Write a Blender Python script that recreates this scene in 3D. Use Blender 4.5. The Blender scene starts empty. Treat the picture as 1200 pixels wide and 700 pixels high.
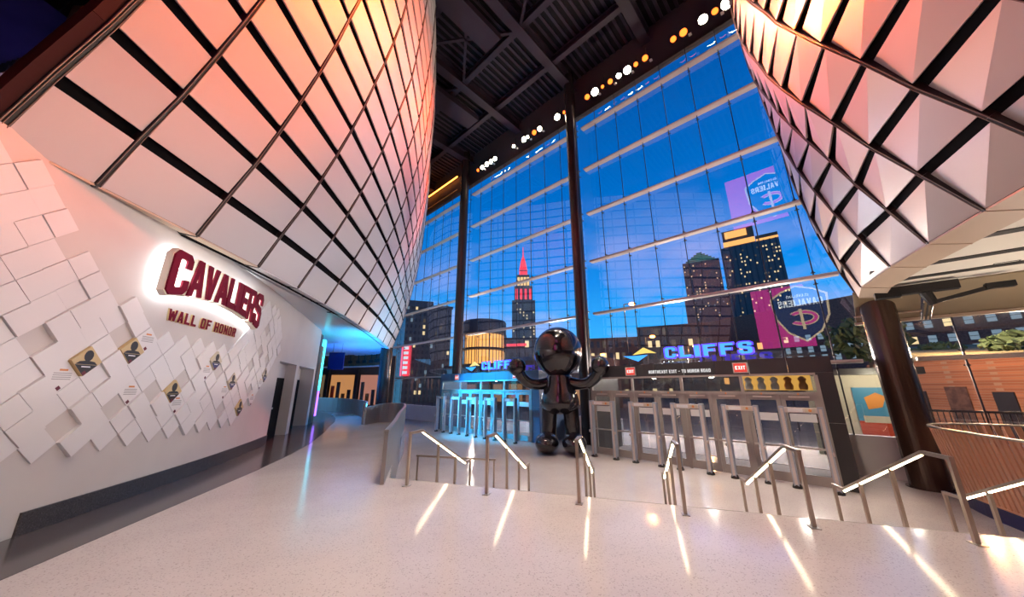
import bpy, math, random
from mathutils import Vector, Matrix
random.seed(7)
PI=math.pi
sc=bpy.context.scene; col=sc.collection
# ---------------------------------------------------------------- camera, world, exposure
cd=bpy.data.cameras.new('camera'); cam=bpy.data.objects.new('camera',cd); col.objects.link(cam)
cd.sensor_width=36.0; cd.lens=384/1200*36.0; cd.clip_start=.05; cd.clip_end=2000
cam.location=(0,0,1.75); cam.rotation_euler=(math.radians(90+15.2),0,0); sc.camera=cam
sc.view_settings.view_transform='Standard'; sc.view_settings.look='None'; sc.view_settings.gamma=1; sc.view_settings.use_curve_mapping=False
sc.view_settings.exposure=0.0
sc.cycles.use_denoising=True; sc.cycles.max_bounces=8; sc.cycles.diffuse_bounces=4; sc.cycles.glossy_bounces=4
sc.cycles.transparent_max_bounces=24; sc.cycles.sample_clamp_indirect=6; sc.cycles.caustics_reflective=False; sc.cycles.caustics_refractive=False

def world():
    w=bpy.data.worlds.new('dusk_sky'); sc.world=w; w.use_nodes=True; nt=w.node_tree; N=nt.nodes; L=nt.links
    bg=N['Background']; tc=N.new('ShaderNodeTexCoord'); sp=N.new('ShaderNodeSeparateXYZ'); L.new(tc.outputs['Generated'],sp.inputs[0])
    r=N.new('ShaderNodeValToRGB'); L.new(sp.outputs[2],r.inputs[0]); e=r.color_ramp.elements
    e[0].position=0; e[0].color=(.10,.46,.80,1); e[1].position=.75; e[1].color=(.0,.07,.30,1)
    for p,c in ((.12,(.03,.38,.84,1)),(.3,(.002,.22,.68,1)),(.5,(.0,.13,.48,1))):
        k=e.new(p); k.color=c
    mp=N.new('ShaderNodeMapping'); mp.inputs['Scale'].default_value=(2.2,2.2,6); L.new(tc.outputs['Generated'],mp.inputs[0])
    no=N.new('ShaderNodeTexNoise'); no.inputs['Scale'].default_value=1.3; no.inputs['Detail'].default_value=6; L.new(mp.outputs[0],no.inputs[0])
    r2=N.new('ShaderNodeValToRGB'); L.new(no.outputs[0],r2.inputs[0]); r2.color_ramp.elements[0].position=.46; r2.color_ramp.elements[1].position=.72
    r3=N.new('ShaderNodeValToRGB'); L.new(sp.outputs[2],r3.inputs[0]); q=r3.color_ramp.elements
    q[0].position=0; q[0].color=(.5,.5,.5,1); q[1].position=.55; q[1].color=(0,0,0,1); k=q.new(.2); k.color=(.9,.9,.9,1)
    m=N.new('ShaderNodeMath'); m.operation='MULTIPLY'; L.new(r2.outputs[0],m.inputs[0]); L.new(r3.outputs[0],m.inputs[1])
    mx=N.new('ShaderNodeMixRGB'); L.new(m.outputs[0],mx.inputs[0]); L.new(r.outputs[0],mx.inputs[1]); mx.inputs[2].default_value=(.42,.38,.66,1)
    L.new(mx.outputs[0],bg.inputs[0]); bg.inputs[1].default_value=1.7
world()

# facade frame: a runs along the glass towards the right, n out through the glass
FR=math.radians(-43.5); FE=Vector((math.cos(FR),math.sin(FR),0)); FN=Vector((-math.sin(FR),math.cos(FR),0))
def fp(a,n,z): return FE*a+FN*n+Vector((0,0,z))
NG=16.2; ZL=-.96            # glass plane, lower floor level

def spot(name,loc,target,power,color,angle,blend=.6,radius=.15):
    d=bpy.data.lights.new(name,'SPOT'); d.energy=power; d.color=color; d.spot_size=math.radians(angle); d.spot_blend=blend; d.shadow_soft_size=radius
    o=bpy.data.objects.new(name,d); col.objects.link(o); o.location=loc
    o.rotation_euler=(Vector(target)-Vector(loc)).to_track_quat('-Z','Y').to_euler(); return o
def area(name,loc,target,power,color,sx,sy):
    d=bpy.data.lights.new(name,'AREA'); d.energy=power; d.color=color; d.shape='RECTANGLE'; d.size=sx; d.size_y=sy
    o=bpy.data.objects.new(name,d); col.objects.link(o); o.location=loc
    o.rotation_euler=(Vector(target)-Vector(loc)).to_track_quat('-Z','Y').to_euler(); return o
def point(name,loc,power,color,radius=.1):
    d=bpy.data.lights.new(name,'POINT'); d.energy=power; d.color=color; d.shadow_soft_size=radius
    o=bpy.data.objects.new(name,d); col.objects.link(o); o.location=loc; return o
WARM=(1,.86,.72); WHITE=(1,.95,.92); ORANGE=(1,.115,.01); PINK=(1,.30,.40); CYAN=(.03,.45,1)
# house lights high under the roof, pointing straight down
for x,y,tx,ty in ((1.2,1.0,-2.2,3.0),(2.0,-.5,4.0,1.0),(1.0,7.0,-2.5,8.0),(1.6,9.5,2.4,9.5),(1.8,3.5,2.6,4.0),(1.2,4.0,-1.0,5.5)):
    spot('house_light',(x,y,21.0),(tx,ty,0),3500,(1,.84,.69),42,1,.4)
# added unseen lamps that brighten the tiled wall and lower balcony panels
spot('wall_fill',(5.2,1.0,4.25),(-6.2,4.6,1.5),1150,WHITE,54,1,.25)
spot('wall_fill',(4.6,3.5,4.25),(-7.6,9.6,1.7),950,WHITE,44,1,.25)
spot('balcony_fill',(6.0,.5,3.6),(-5.7,6.5,4.7),420,WHITE,28,1,.3)
spot('balcony_fill',(-5.3,2.0,3.9),(8.6,6.0,4.6),330,WARM,28,1,.3)
spot('balcony_fill',fp(-6,12.2,3.0),(-6.6,13.5,5.0),620,(.88,.8,1),36,1,.3)
# white fixtures of the spotlight row light the lower floor
for a_ in (-17.3,-12,-7.5,-3,.2):
    spot('row_light',fp(a_,14.7,19.3),fp(a_+1,9.5,-1),2300,WARM,44,.9,.2)
for a_ in (-16,-5,-1): spot('door_light',fp(a_,5.5,20.8),fp(a_,13.2,.3),6500,WARM,34,.9,.3)  # added overhead to lighten the entrance fronts, no fixture there
# coloured wash on both balconies
for a_,t,p,c,g in ((-2,(-4.4,4.4,9.2),32000,(1,.17,.008),23),(-5,(-3.5,6.5,11.5),11000,ORANGE,34),(-8,(-3.6,10.5,13.5),7000,ORANGE,36),(-12.4,(-4.0,14,14.5),12000,(1,.06,.005),36),(-17,(-6,18,13),20000,(1,.06,.005),36),(-4.4,(-3.6,9,11),6000,(1,.55,.62),26),
                   (-17.5,(5.4,2.2,7.4),46000,(1,.17,.008),25),(-11.4,(5.8,4.5,11.5),15000,ORANGE,36),(-13.4,(6.8,6.0,9.0),9000,PINK,30)):
    spot('wash_light',fp(a_,14.9,19.4),t,p,c,g,1,.3)
# added fill lamps: inside the entrances, below the right ceiling, at the guard
for a_,n_ in ((-6.6,14.9),(-4.0,14.9),(-1.4,14.9),(-18,15.1),(-13.5,15.1)): point('vestibule_fill',fp(a_,n_,2.3),60,WARM,.15)
for x,y in ((11.6,7.4),(13.2,5.6)): spot('ceiling_fill',(x,y,-.3),(x-.6,y-1.0,4.6),480,WARM,118,.8,.2)  # hidden inside the guard, added to brighten the cream ceiling
spot('guard_fill',fp(2.4,13.2,4.3),(10.4,8.0,-.2),260,(1,.72,.5),60,.9,.15)
# blue wash in the ramp corner and on the far entrance
spot('blue_uplight',(-7.4,18.2,.6),(-8.6,19.6,4.6),2600,(.01,.50,1),120,.8,.2)
spot('blue_uplight',(-10.4,23.6,.7),(-11.2,24.4,4.6),2200,(.01,.20,1),125,.8,.2)
spot('blue_downlight',(-9.6,21.0,4.5),(-9.0,19.5,0),1100,(.03,.32,1),90,.9,.1)
spot('blue_wash_light',(-6.8,18.8,4.3),fp(-15.6,13.5,1.0),9000,(.02,.50,1),62,.8,.2)
# ---------------------------------------------------------------- materials
M={}
def mat(name,base=(.8,.8,.8),rough=.5,metal=0,spec=.5,emit=None,es=0,coat=0,noise=None,bump=None):
    m=bpy.data.materials.new(name); m.use_nodes=True; nt=m.node_tree; b=nt.nodes['Principled BSDF']
    b.inputs['Base Color'].default_value=(*base,1); b.inputs['Roughness'].default_value=rough; b.inputs['Metallic'].default_value=metal
    b.inputs['Specular IOR Level'].default_value=spec
    if coat: b.inputs['Coat Weight'].default_value=coat; b.inputs['Coat Roughness'].default_value=.06
    if emit: b.inputs['Emission Color'].default_value=(*emit,1); b.inputs['Emission Strength'].default_value=es
    tc=None
    if noise:
        sc_,c2,lo,hi,det=noise
        tc=nt.nodes.new('ShaderNodeTexCoord'); n=nt.nodes.new('ShaderNodeTexNoise'); n.inputs['Scale'].default_value=sc_; n.inputs['Detail'].default_value=det
        nt.links.new(tc.outputs['Object'],n.inputs[0]); r=nt.nodes.new('ShaderNodeValToRGB'); nt.links.new(n.outputs[0],r.inputs[0])
        r.color_ramp.elements[0].position=lo; r.color_ramp.elements[0].color=(*base,1); r.color_ramp.elements[1].position=hi; r.color_ramp.elements[1].color=(*c2,1)
        nt.links.new(r.outputs[0],b.inputs['Base Color'])
    if bump:
        tc=tc or nt.nodes.new('ShaderNodeTexCoord'); n=nt.nodes.new('ShaderNodeTexNoise'); n.inputs['Scale'].default_value=bump[0]; nt.links.new(tc.outputs['Object'],n.inputs[0])
        bp=nt.nodes.new('ShaderNodeBump'); bp.inputs['Strength'].default_value=bump[1]; nt.links.new(n.outputs[0],bp.inputs['Height']); nt.links.new(bp.outputs[0],b.inputs['Normal'])
    M[name]=m; return m
def terrazzo(name,base,chip,dark,rough,lo=.56):
    m=mat(name,base,rough); nt=m.node_tree; b=nt.nodes['Principled BSDF']; N=nt.nodes; L=nt.links
    tc=N.new('ShaderNodeTexCoord'); v=N.new('ShaderNodeTexVoronoi'); v.inputs['Scale'].default_value=95; L.new(tc.outputs['Object'],v.inputs[0])
    sep=N.new('ShaderNodeSeparateColor'); L.new(v.outputs['Color'],sep.inputs[0])
    r=N.new('ShaderNodeValToRGB'); L.new(sep.outputs[0],r.inputs[0]); r.color_ramp.interpolation='CONSTANT'
    e=r.color_ramp.elements; e[0].position=0; e[0].color=(*dark,1); e[1].position=.07; e[1].color=(*base,1); k=e.new(.8); k.color=(*chip,1)
    n=N.new('ShaderNodeTexNoise'); n.inputs['Scale'].default_value=.7; n.inputs['Detail'].default_value=5; L.new(tc.outputs['Object'],n.inputs[0])
    r2=N.new('ShaderNodeValToRGB'); L.new(n.outputs[0],r2.inputs[0]); r2.color_ramp.elements[0].position=.3; r2.color_ramp.elements[0].color=(.86,.85,.86,1); r2.color_ramp.elements[1].position=.7
    mx=N.new('ShaderNodeMixRGB'); mx.blend_type='MULTIPLY'; mx.inputs[0].default_value=1; L.new(r.outputs[0],mx.inputs[1]); L.new(r2.outputs[0],mx.inputs[2]); L.new(mx.outputs[0],b.inputs['Base Color'])
    return m
terrazzo('terrazzo',(.62,.565,.55),(.645,.59,.575),(.44,.395,.38),.13)
terrazzo('terrazzo_dark',(.085,.078,.082),(.11,.10,.105),(.05,.045,.05),.16)
terrazzo('granite',(.05,.05,.055),(.09,.09,.095),(.02,.02,.02),.3)
mat('wall_white',(.66,.62,.60),.55,noise=(1.2,(.62,.58,.56),.35,.7,3))
mat('tile_white',(.80,.775,.775),.42)
mat('soffit_white',(.78,.77,.78),.3)
mat('panel_satin',(.62,.60,.605),.45,spec=.5,noise=(.6,(.62,.60,.605),.3,.7,2))
mat('panel_bronze',(.62,.555,.52),.38,metal=.35,spec=.5,noise=(.6,(.58,.52,.485),.3,.7,2))
mat('black_void',(.006,.005,.006),.8,spec=.1)
mat('rib_dark',(.02,.014,.013),.4)
mat('rib_track',(.27,.19,.15),.4,metal=.2)
mat('rim_maroon',(.035,.004,.004),.6,spec=.2)
mat('tan_fascia',(.60,.47,.35),.4)
mat('olive_soffit',(.30,.23,.14),.45,noise=(.5,(.24,.18,.11),.3,.7,2))
mat('cream_ceiling',(.80,.75,.66),.6)
mat('slot_black',(.03,.03,.028),.5)
mat('column_dark',(.045,.035,.035),.25,metal=.3,spec=.5)
mat('column_bronze',(.085,.05,.035),.22,metal=.35,spec=.6)
mat('alu',(.66,.58,.53),.35,metal=.15)
mat('alu_blue',(.42,.47,.55),.3,metal=.6)
mat('steel',(.55,.52,.48),.28,metal=.85)
mat('rail_bronze',(.50,.42,.34),.3,metal=.75)
mat('mull_black',(.025,.02,.022),.4)
mat('ceil_deck',(.008,.006,.008),.8,spec=.2)
mat('ceil_beam',(.03,.018,.032),.6,spec=.3)
mat('vest_dark',(.030,.028,.030),.38)
mat('door_bronze',(.36,.325,.295),.4,metal=.15)
mat('door_cyan_lit',(.25,.42,.48),.35,metal=.15)  # cyan light falling on the door frames is put into this colour
mat('vest_blue',(.06,.11,.20),.4)
mat('rubber',(.012,.012,.012),.5)
mat('statue_black',(.012,.011,.014),.13,spec=.7,coat=.4)
mat('maroon',(.17,.002,.02),.6,spec=.15)
mat('letter_edge',(.80,.72,.60),.35)
mat('gold_ink',(.62,.47,.24),.5)
mat('black_ink',(.02,.018,.018),.5)
mat('navy_ink',(.02,.025,.12),.5)
mat('grey_ink',(.38,.36,.37),.6)
mat('orange_ink',(.70,.26,.08),.5)
mat('maroon_ink',(.13,.01,.02),.5)
mat('white_ink',(.82,.82,.82),.5)
mat('copper_slat',(.74,.40,.24),.38,metal=.25)
mat('navy_base',(.012,.02,.14),.3)
mat('oak',(.22,.095,.035),.5,noise=(6,(.15,.06,.02),.35,.7,4))
mat('ramp_metal',(.42,.40,.38),.32,metal=.7,bump=(14,.08))
mat('asphalt',(.05,.048,.052),.7)
mat('sidewalk',(.42,.36,.33),.8)
mat('brick_ext',(.17,.085,.055),.85,noise=(3,(.12,.06,.04),.35,.65,5))
mat('brick_dark',(.16,.09,.068),.85,noise=(3,(.08,.045,.035),.35,.65,5))
mat('stone_tower',(.17,.13,.12),.8,noise=(.05,(.12,.095,.09),.3,.7,3))
mat('tower_grey',(.075,.075,.085),.6)
mat('tower_dark',(.030,.033,.045),.5)
mat('hill_grass',(.34,.24,.10),.9,noise=(.9,(.18,.15,.06),.4,.65,6))
mat('leaf',(.03,.055,.02),.8,noise=(3,(.05,.08,.03),.35,.65,4))
mat('bark',(.05,.035,.025),.9)
mat('cream_shop',(.62,.55,.42),.6)
mat('poster_blue',(.05,.25,.42),.5); mat('poster_red',(.55,.06,.02),.5); mat('poster_orange',(.75,.28,.05),.5)
def glow(name,c,s): return mat(name,(.02,.02,.02),.5,emit=c,es=s)
glow('led_warm',(1,.80,.52),16); glow('lamp_white',(1,.86,.62),60); glow('lamp_orange',(1,.14,.015),4.5)
glow('neon_orange',(1,.25,.03),14); glow('halo_white',(.92,.95,1),26); glow('cliffs_blue',(.06,.03,1),3.0); glow('cliffs_face',(.04,.33,1),1.6); glow('cliffs_yellow',(1,.72,.16),1.1)
glow('exit_red',(1,.06,.04),.8); glow('exit_face',(1,.8,.75),1.6); glow('win_lit',(1,.72,.35),1.4); glow('win_amber',(1,.42,.10),1.8); glow('win_cool',(.55,.75,.9),.45); glow('win_dim',(.5,.34,.18),.25)
glow('tower_red',(1,.05,.08),1.6); glow('tower_gold',(1,.60,.22),1.6); glow('screen_magenta',(1,.03,.38),2.4); glow('screen_navy',(.005,.035,.15),2); glow('screen_gold',(1,.72,.40),3); glow('screen_white',(1,1,1),3.2); glow('screen_wine',(.9,.05,.35),3)
glow('street_lamp',(1,.28,.04),30); glow('header_text',(1,1,1),.8); glow('led_cyan',(.05,.8,1),3.5); glow('led_violet',(.3,.12,1),3); glow('warm_shop',(1,.45,.16),.5); glow('pink_shop',(1,.42,.30),.4); glow('down_lamp',(1,.9,.75),9); glow('tower_green',(.1,.55,.45),.6); glow('mascot_amber',(1,.5,.1),1.0); glow('sign_white',(.9,.9,1),1.2); glow('sign_red',(1,.05,.08),1.6)
def glassmat(name,tint,refl,rough=0.0):
    m=bpy.data.materials.new(name); m.use_nodes=True; nt=m.node_tree; N=nt.nodes; L=nt.links; N.remove(N['Principled BSDF'])
    t=N.new('ShaderNodeBsdfTransparent'); t.inputs[0].default_value=(*tint,1); g=N.new('ShaderNodeBsdfGlossy'); g.inputs['Roughness'].default_value=rough
    f=N.new('ShaderNodeLayerWeight'); f.inputs[0].default_value=.5; p=N.new('ShaderNodeMath'); p.operation='POWER'; p.inputs[1].default_value=4.5; L.new(f.outputs['Facing'],p.inputs[0])
    a=N.new('ShaderNodeMath'); a.operation='MULTIPLY_ADD'; a.use_clamp=True; a.inputs[1].default_value=.6; a.inputs[2].default_value=refl; L.new(p.outputs[0],a.inputs[0])
    mx=N.new('ShaderNodeMixShader'); L.new(a.outputs[0],mx.inputs[0]); L.new(t.outputs[0],mx.inputs[1]); L.new(g.outputs[0],mx.inputs[2]); L.new(mx.outputs[0],N['Material Output'].inputs[0]); M[name]=m
glassmat('glass',(.90,.93,.95),.09); glassmat('door_glass',(.80,.82,.82),.03); glassmat('guard_glass',(.75,.83,.85),.05)
# ---------------------------------------------------------------- mesh helpers
class MB:
    def __init__(s): s.v=[]; s.f=[]
    def add(s,v,f):
        b=len(s.v); s.v+=[Vector(p) for p in v]; s.f+=[tuple(i+b for i in q) for q in f]; return s
    def hexa(s,p): return s.add(p,[(0,3,2,1),(4,5,6,7),(0,1,5,4),(1,2,6,5),(2,3,7,6),(3,0,4,7)])
    def box(s,c,d):
        x,y,z=c; a,b,e=d[0]/2,d[1]/2,d[2]/2
        return s.hexa([(x-a,y-b,z-e),(x+a,y-b,z-e),(x+a,y+b,z-e),(x-a,y+b,z-e),(x-a,y-b,z+e),(x+a,y-b,z+e),(x+a,y+b,z+e),(x-a,y+b,z+e)])
    def b2(s,x0,x1,y0,y1,z0,z1): return s.box(((x0+x1)/2,(y0+y1)/2,(z0+z1)/2),(x1-x0,y1-y0,z1-z0))
    def bar(s,p,q,w,h,up=(0,0,1)):
        p,q=Vector(p),Vector(q); d=(q-p).normalized(); u=Vector(up); x=d.cross(u)
        if x.length<1e-4: x=d.cross(Vector((1,0,0)))
        x.normalize(); y=x.cross(d); x*=w/2; y*=h/2
        return s.hexa([p-x-y,p+x-y,p+x+y,p-x+y,q-x-y,q+x-y,q+x+y,q-x+y])
    def tube(s,p,q,r,n=8,r2=None,caps=True):
        p,q=Vector(p),Vector(q); d=(q-p).normalized(); x=d.orthogonal().normalized(); y=d.cross(x); r2=r if r2 is None else r2
        v=[];
        for c,rr in((p,r),(q,r2)): v+=[c+x*(rr*math.cos(2*PI*i/n))+y*(rr*math.sin(2*PI*i/n)) for i in range(n)]
        f=[(i,(i+1)%n,n+(i+1)%n,n+i) for i in range(n)]
        if caps: f+=[tuple(range(n-1,-1,-1)),tuple(range(n,2*n))]
        return s.add(v,f)
    def path(s,pts,r,n=8):
        for a,b in zip(pts,pts[1:]): s.tube(a,b,r,n)
        return s
    def lathe(s,prof,c=(0,0,0),n=24):
        c=Vector(c); v=[]; f=[]
        for r,z in prof: v+=[c+Vector((r*math.cos(2*PI*i/n),r*math.sin(2*PI*i/n),z)) for i in range(n)]
        for j in range(len(prof)-1):
            for i in range(n): f.append((j*n+i,j*n+(i+1)%n,(j+1)*n+(i+1)%n,(j+1)*n+i))
        f+=[tuple(range(n-1,-1,-1)),tuple((len(prof)-1)*n+i for i in range(n))]
        return s.add(v,f)
    def prism(s,poly,fn,d0,d1):
        """poly of (u,v); fn(u,v,d)->point; thickness d0..d1"""
        n=len(poly); v=[fn(u,w,d0) for u,w in poly]+[fn(u,w,d1) for u,w in poly]
        return s.add(v,[tuple(range(n)),tuple(range(2*n-1,n-1,-1))]+[(i,n+i,n+(i+1)%n,(i+1)%n) for i in range(n)])
    def mesh(s,name,mats,off=None,smooth=False):
        me=bpy.data.meshes.new(name); o=Vector(off) if off is not None else Vector()
        me.from_pydata([tuple(p-o) for p in s.v],[],s.f); me.update()
        for m in (mats if isinstance(mats,(list,tuple)) else [mats]): me.materials.append(M[m])
        if smooth: me.polygons.foreach_set('use_smooth',[True]*len(me.polygons))
        return me
    def build(s,name,mt,parent=None,smooth=False,kind=None,label=None,cat=None,group=None,base=None,fixnorm=False):
        off=None
        if parent is not None:
            off=(0,0,0) if is_local(parent) else worldloc(parent)
        elif base is not None: off=base
        me=s.mesh(name,mt,off,smooth); o=bpy.data.objects.new(name,me); col.objects.link(o)
        if parent is not None: o.parent=parent
        elif base is not None: o.location=base
        return tag(o,label,cat,group,kind)
def is_local(o):
    while o:
        if o.get('_local'): return True
        o=o.parent
    return False
def worldloc(o):
    v=Vector(o.location)
    while o.parent: o=o.parent; v+=Vector(o.location)
    return v
def tag(o,label=None,cat=None,group=None,kind=None):
    if label: o['label']=label
    if cat: o['category']=cat
    if group: o['group']=group
    if kind: o['kind']=kind
    return o
def empty(name,loc,rz=0,label=None,cat=None,group=None,kind=None,local=False):
    o=bpy.data.objects.new(name,None); o.empty_display_size=.2; col.objects.link(o); o.location=loc; o.rotation_euler=(0,0,rz)
    if local or rz: o['_local']=1      # children are given in the thing's own frame
    return tag(o,label,cat,group,kind)
def lempty(*a,**k): k['local']=True; return empty(*a,**k)
def inst(me,name,parent=None,loc=(0,0,0),rz=0):
    o=bpy.data.objects.new(name,me); col.objects.link(o); o.location=loc; o.rotation_euler=(0,0,rz)
    if parent is not None: o.parent=parent; 
    return o
def copy_tree(o,parent=None):
    c=o.copy(); col.objects.link(c); c.parent=parent
    for ch in o.children: copy_tree(ch,c)
    return c
# glyphs in a unit box
G={}
_mir=lambda p:[(1-x,y) for x,y in reversed(p)]
G['C']=[[(.2,0),(.8,0),(1,.13),(1,.36),(.68,.36),(.68,.2),(.62,.17),(.38,.17),(.32,.2),(.32,.8),(.38,.83),(.62,.83),(.68,.8),(.68,.64),(1,.64),(1,.87),(.8,1),(.2,1),(0,.87),(0,.13)]]
_a=[(0,0),(.3,0),(.36,.2),(.5,.2),(.5,.38),(.41,.38),(.5,.75),(.5,1),(.32,1)]; G['A']=[_a,_mir(_a)]
G['V']=[[(0,1),(.32,0),(.68,0),(1,1),(.67,1),(.5,.35),(.33,1)]]
G['L']=[[(0,0),(1,0),(1,.2),(.35,.2),(.35,1),(0,1)]]
G['I']=[[(.3,0),(.7,0),(.7,1),(.3,1)]]
G['E']=[[(0,0),(1,0),(1,.2),(.35,.2),(.35,.4),(.85,.4),(.85,.6),(.35,.6),(.35,.8),(1,.8),(1,1),(0,1)]]
G['F']=[[(0,0),(.35,0),(.35,.4),(.85,.4),(.85,.6),(.35,.6),(.35,.8),(1,.8),(1,1),(0,1)]]
G['R']=[[(0,0),(.33,0),(.33,1),(0,1)],[(.33,1),(.33,.82),(.62,.82),(.66,.78),(.66,.6),(.62,.55),(.33,.55),(.33,.37),(.52,.37),(.66,0),(1,0),(.85,.4),(1,.52),(1,.87),(.82,1)]]
G['S']=[[(0,.13),(.2,0),(.8,0),(1,.13),(1,.47),(.82,.6),(.38,.66),(.33,.7),(.33,.8),(.38,.83),(.62,.83),(.67,.8),(.67,.68),(1,.68),(1,.87),(.8,1),(.2,1),(0,.87),(0,.58),(.18,.46),(.62,.38),(.67,.34),(.67,.2),(.62,.17),(.38,.17),(.33,.2),(.33,.34),(0,.34)]]
G['W']=[[(0,1),(.15,0),(.38,0),(.5,.5),(.62,0),(.85,0),(1,1),(.78,1),(.7,.4),(.6,.85),(.4,.85),(.3,.4),(.22,1)]]
_o=[(.5,0),(.5,.17),(.38,.17),(.32,.2),(.32,.8),(.38,.83),(.5,.83),(.5,1),(.2,1),(0,.87),(0,.13),(.2,0)]; G['O']=[_o,_mir(_o)]
G['H']=[[(0,0),(.33,0),(.33,.4),(.67,.4),(.67,0),(1,0),(1,1),(.67,1),(.67,.6),(.33,.6),(.33,1),(0,1)]]
G['N']=[[(0,0),(.3,0),(.3,.6),(.7,0),(1,0),(1,1),(.7,1),(.7,.4),(.3,1),(0,1)]]
G['T']=[[(.34,0),(.66,0),(.66,.8),(1,.8),(1,1),(0,1),(0,.8),(.34,.8)]]
G['X']=[[(0,0),(.32,0),(.5,.34),(.68,0),(1,0),(.67,.5),(1,1),(.68,1),(.5,.66),(.32,1),(0,1),(.33,.5)]]
G['U']=[[(0,1),(0,.13),(.2,0),(.8,0),(1,.13),(1,1),(.67,1),(.67,.2),(.6,.17),(.4,.17),(.33,.2),(.33,1)]]
G['D']=[[(0,0),(.5,0),(.5,.18),(.33,.18),(.33,.82),(.5,.82),(.5,1),(0,1)],[(.5,0),(.8,0),(1,.14),(1,.86),(.8,1),(.5,1),(.5,.82),(.62,.82),(.67,.78),(.67,.22),(.62,.18),(.5,.18)]]
G['-']=[[(.1,.42),(.9,.42),(.9,.58),(.1,.58)]]
def text_mb(txt,fn,x0,z0,h,w,gap,d0,d1):
    mb=MB(); x=x0
    for ch in txt:
        if ch==' ': x+=w*.6; continue
        ww=w*(.45 if ch=='I' else 1.25 if ch=='W' else 1)
        for poly in G[ch]:
            pp=[((u-.3)/.4 if ch=='I' else u,v) for u,v in poly]
            mb.prism(pp,lambda u,v,d,x=x,ww=ww:fn(x+u*ww,z0+v*h,d),d0,d1)
        x+=ww+gap
    return mb,x
# ---------------------------------------------------------------- floors, stairs
SD=Vector((.953,-.302,0)); SN=Vector((.302,.953,0)); S0=Vector((-2.46,7.27,0))     # stair edge and downhill direction
def prism_z(poly,z0,z1): return MB().prism(poly,lambda u,v,d:Vector((u,v,d)),z1,z0)
upper=[(-2.46,7.27),(-3.6,11),(-4.55,15),(-5.4,17.6),(-6.2,18.7),(-9.0,23.5),(-15,29),(-34,31),(-34,-14),(22,-14),(22,-.48)]
prism_z(list(reversed(upper)),-.9,0).build('floor','terrazzo',kind='structure',label='pale speckled terrazzo floor of the upper landing')
prism_z([(-40,44),(-40,-14.5),(24,-14.5),tuple(fp(18,NG,0)[:2]),tuple(fp(-46,NG,0)[:2])],-1.2,ZL).build('floor_lower','terrazzo',kind='structure',label='pale terrazzo floor in front of the entrance doors')
# left wall curve
WS=[];_x,_y=0.,0.
def _wall():
    ds=.05; s=0; x,y=-6.0,4.5; out=[]
    az=lambda s: math.radians(-11-9*min(1,max(0,(s-1)/5)))
    pts={}
    s=0; X,Y=x,y
    fw=[]
    while s<16.001: fw.append((s,X,Y,az(s))); X+=math.sin(az(s))*ds; Y+=math.cos(az(s))*ds; s+=ds
    s=0; X,Y=x,y; bw=[]
    while s>-9: X-=math.sin(az(s))*ds; Y-=math.cos(az(s))*ds; s-=ds; bw.append((s,X,Y,az(s)))
    return list(reversed(bw))+fw
WS=_wall()
def wp(s,z,off=0):
    i=int((s-WS[0][0])/.05); i=max(0,min(len(WS)-2,i)); a,b=WS[i],WS[i+1]; t=(s-a[0])/.05
    x=a[1]+(b[1]-a[1])*t; y=a[2]+(b[2]-a[2])*t; az=a[3]+(b[3]-a[3])*t
    return Vector((x+math.cos(az)*off,y-math.sin(az)*off,z))
# dark floor border along the wall, widening into the corridor
db=MB(); inner=[(-4.55,2.4),(-4.8,3.66),(-4.94,4.4),(-5.16,5.61),(-5.57,7.86),(-6.0,9.7),(-6.52,11.46),(-7.57,14.18),(-8.5,16.3),(-9.27,18.22),(-10.3,20.3),(-11.66,22.56),(-14.2,25.6),(-20,29)]
pl=[(-3.2,-6),(-3.9,-1)]+inner+[(-33,29),(-33,-6)]
db.prism(list(reversed(pl)),lambda u,v,d:Vector((u,v,d)),.006,-.05); db.build('floor_border','terrazzo_dark',kind='structure',label='dark grey polished floor border along the white tiled wall')
# stairs
st=empty('stair_flight',S0+SN*0+Vector((0,0,ZL)),label='pale terrazzo steps descending to the entrance level',cat='stairs',kind='structure')
for i in range(5):
    m=MB(); a=S0+SN*(.35*i); b=S0+SN*(.35*(i+1)); z=-.16*(i+1)
    p=[a,a+SD*13.5,b+SD*13.5,b]; m.hexa([Vector((q.x,q.y,ZL)) for q in p]+[Vector((q.x,q.y,z)) for q in p]); m.build('step','terrazzo',st)
n_=MB(); n_.bar(S0+Vector((0,0,-.012))+SN*.004,S0+SD*13.5+Vector((0,0,-.012))+SN*.004,.008,.03); n_.build('nosing','steel',st)
# ---------------------------------------------------------------- left wall with recess, tiles and plinth
wl=empty('wall_left',wp(0,0),kind='structure',label='white curved wall with raised square diamond tiles')
def wallstrip(mb,s0,s1,z0,z1,o0=-.3,o1=0,ds=.35):
    n=max(1,int((s1-s0)/ds))
    for i in range(n):
        a=s0+(s1-s0)*i/n; b=s0+(s1-s0)*(i+1)/n
        mb.hexa([wp(a,z0,o0),wp(a,z0,o1),wp(b,z0,o1),wp(b,z0,o0),wp(a,z1,o0),wp(a,z1,o1),wp(b,z1,o1),wp(b,z1,o0)])
R0,R1,RZ=7.1,12.75,2.62
m=MB(); wallstrip(m,-8.8,R0,0,4.62); wallstrip(m,R0,R1,RZ,4.62); wallstrip(m,R1,13.2,0,4.62); m.build('wall_face','wall_white',wl)
m=MB(); wallstrip(m,R0-.1,9.5,0,RZ,-.5,-.36); wallstrip(m,9.5,R1+.1,0,RZ,-.7,-.56); m.build('recess_back','wall_white',wl)
m=MB(); wallstrip(m,R0-.1,R1+.1,RZ,RZ+.1,-.75,-.28); m.build('recess_soffit','wall_white',wl)
m=MB(); wallstrip(m,9.35,9.8,0,RZ,-.6,0); m.build('divider_fin','wall_white',wl)
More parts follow.
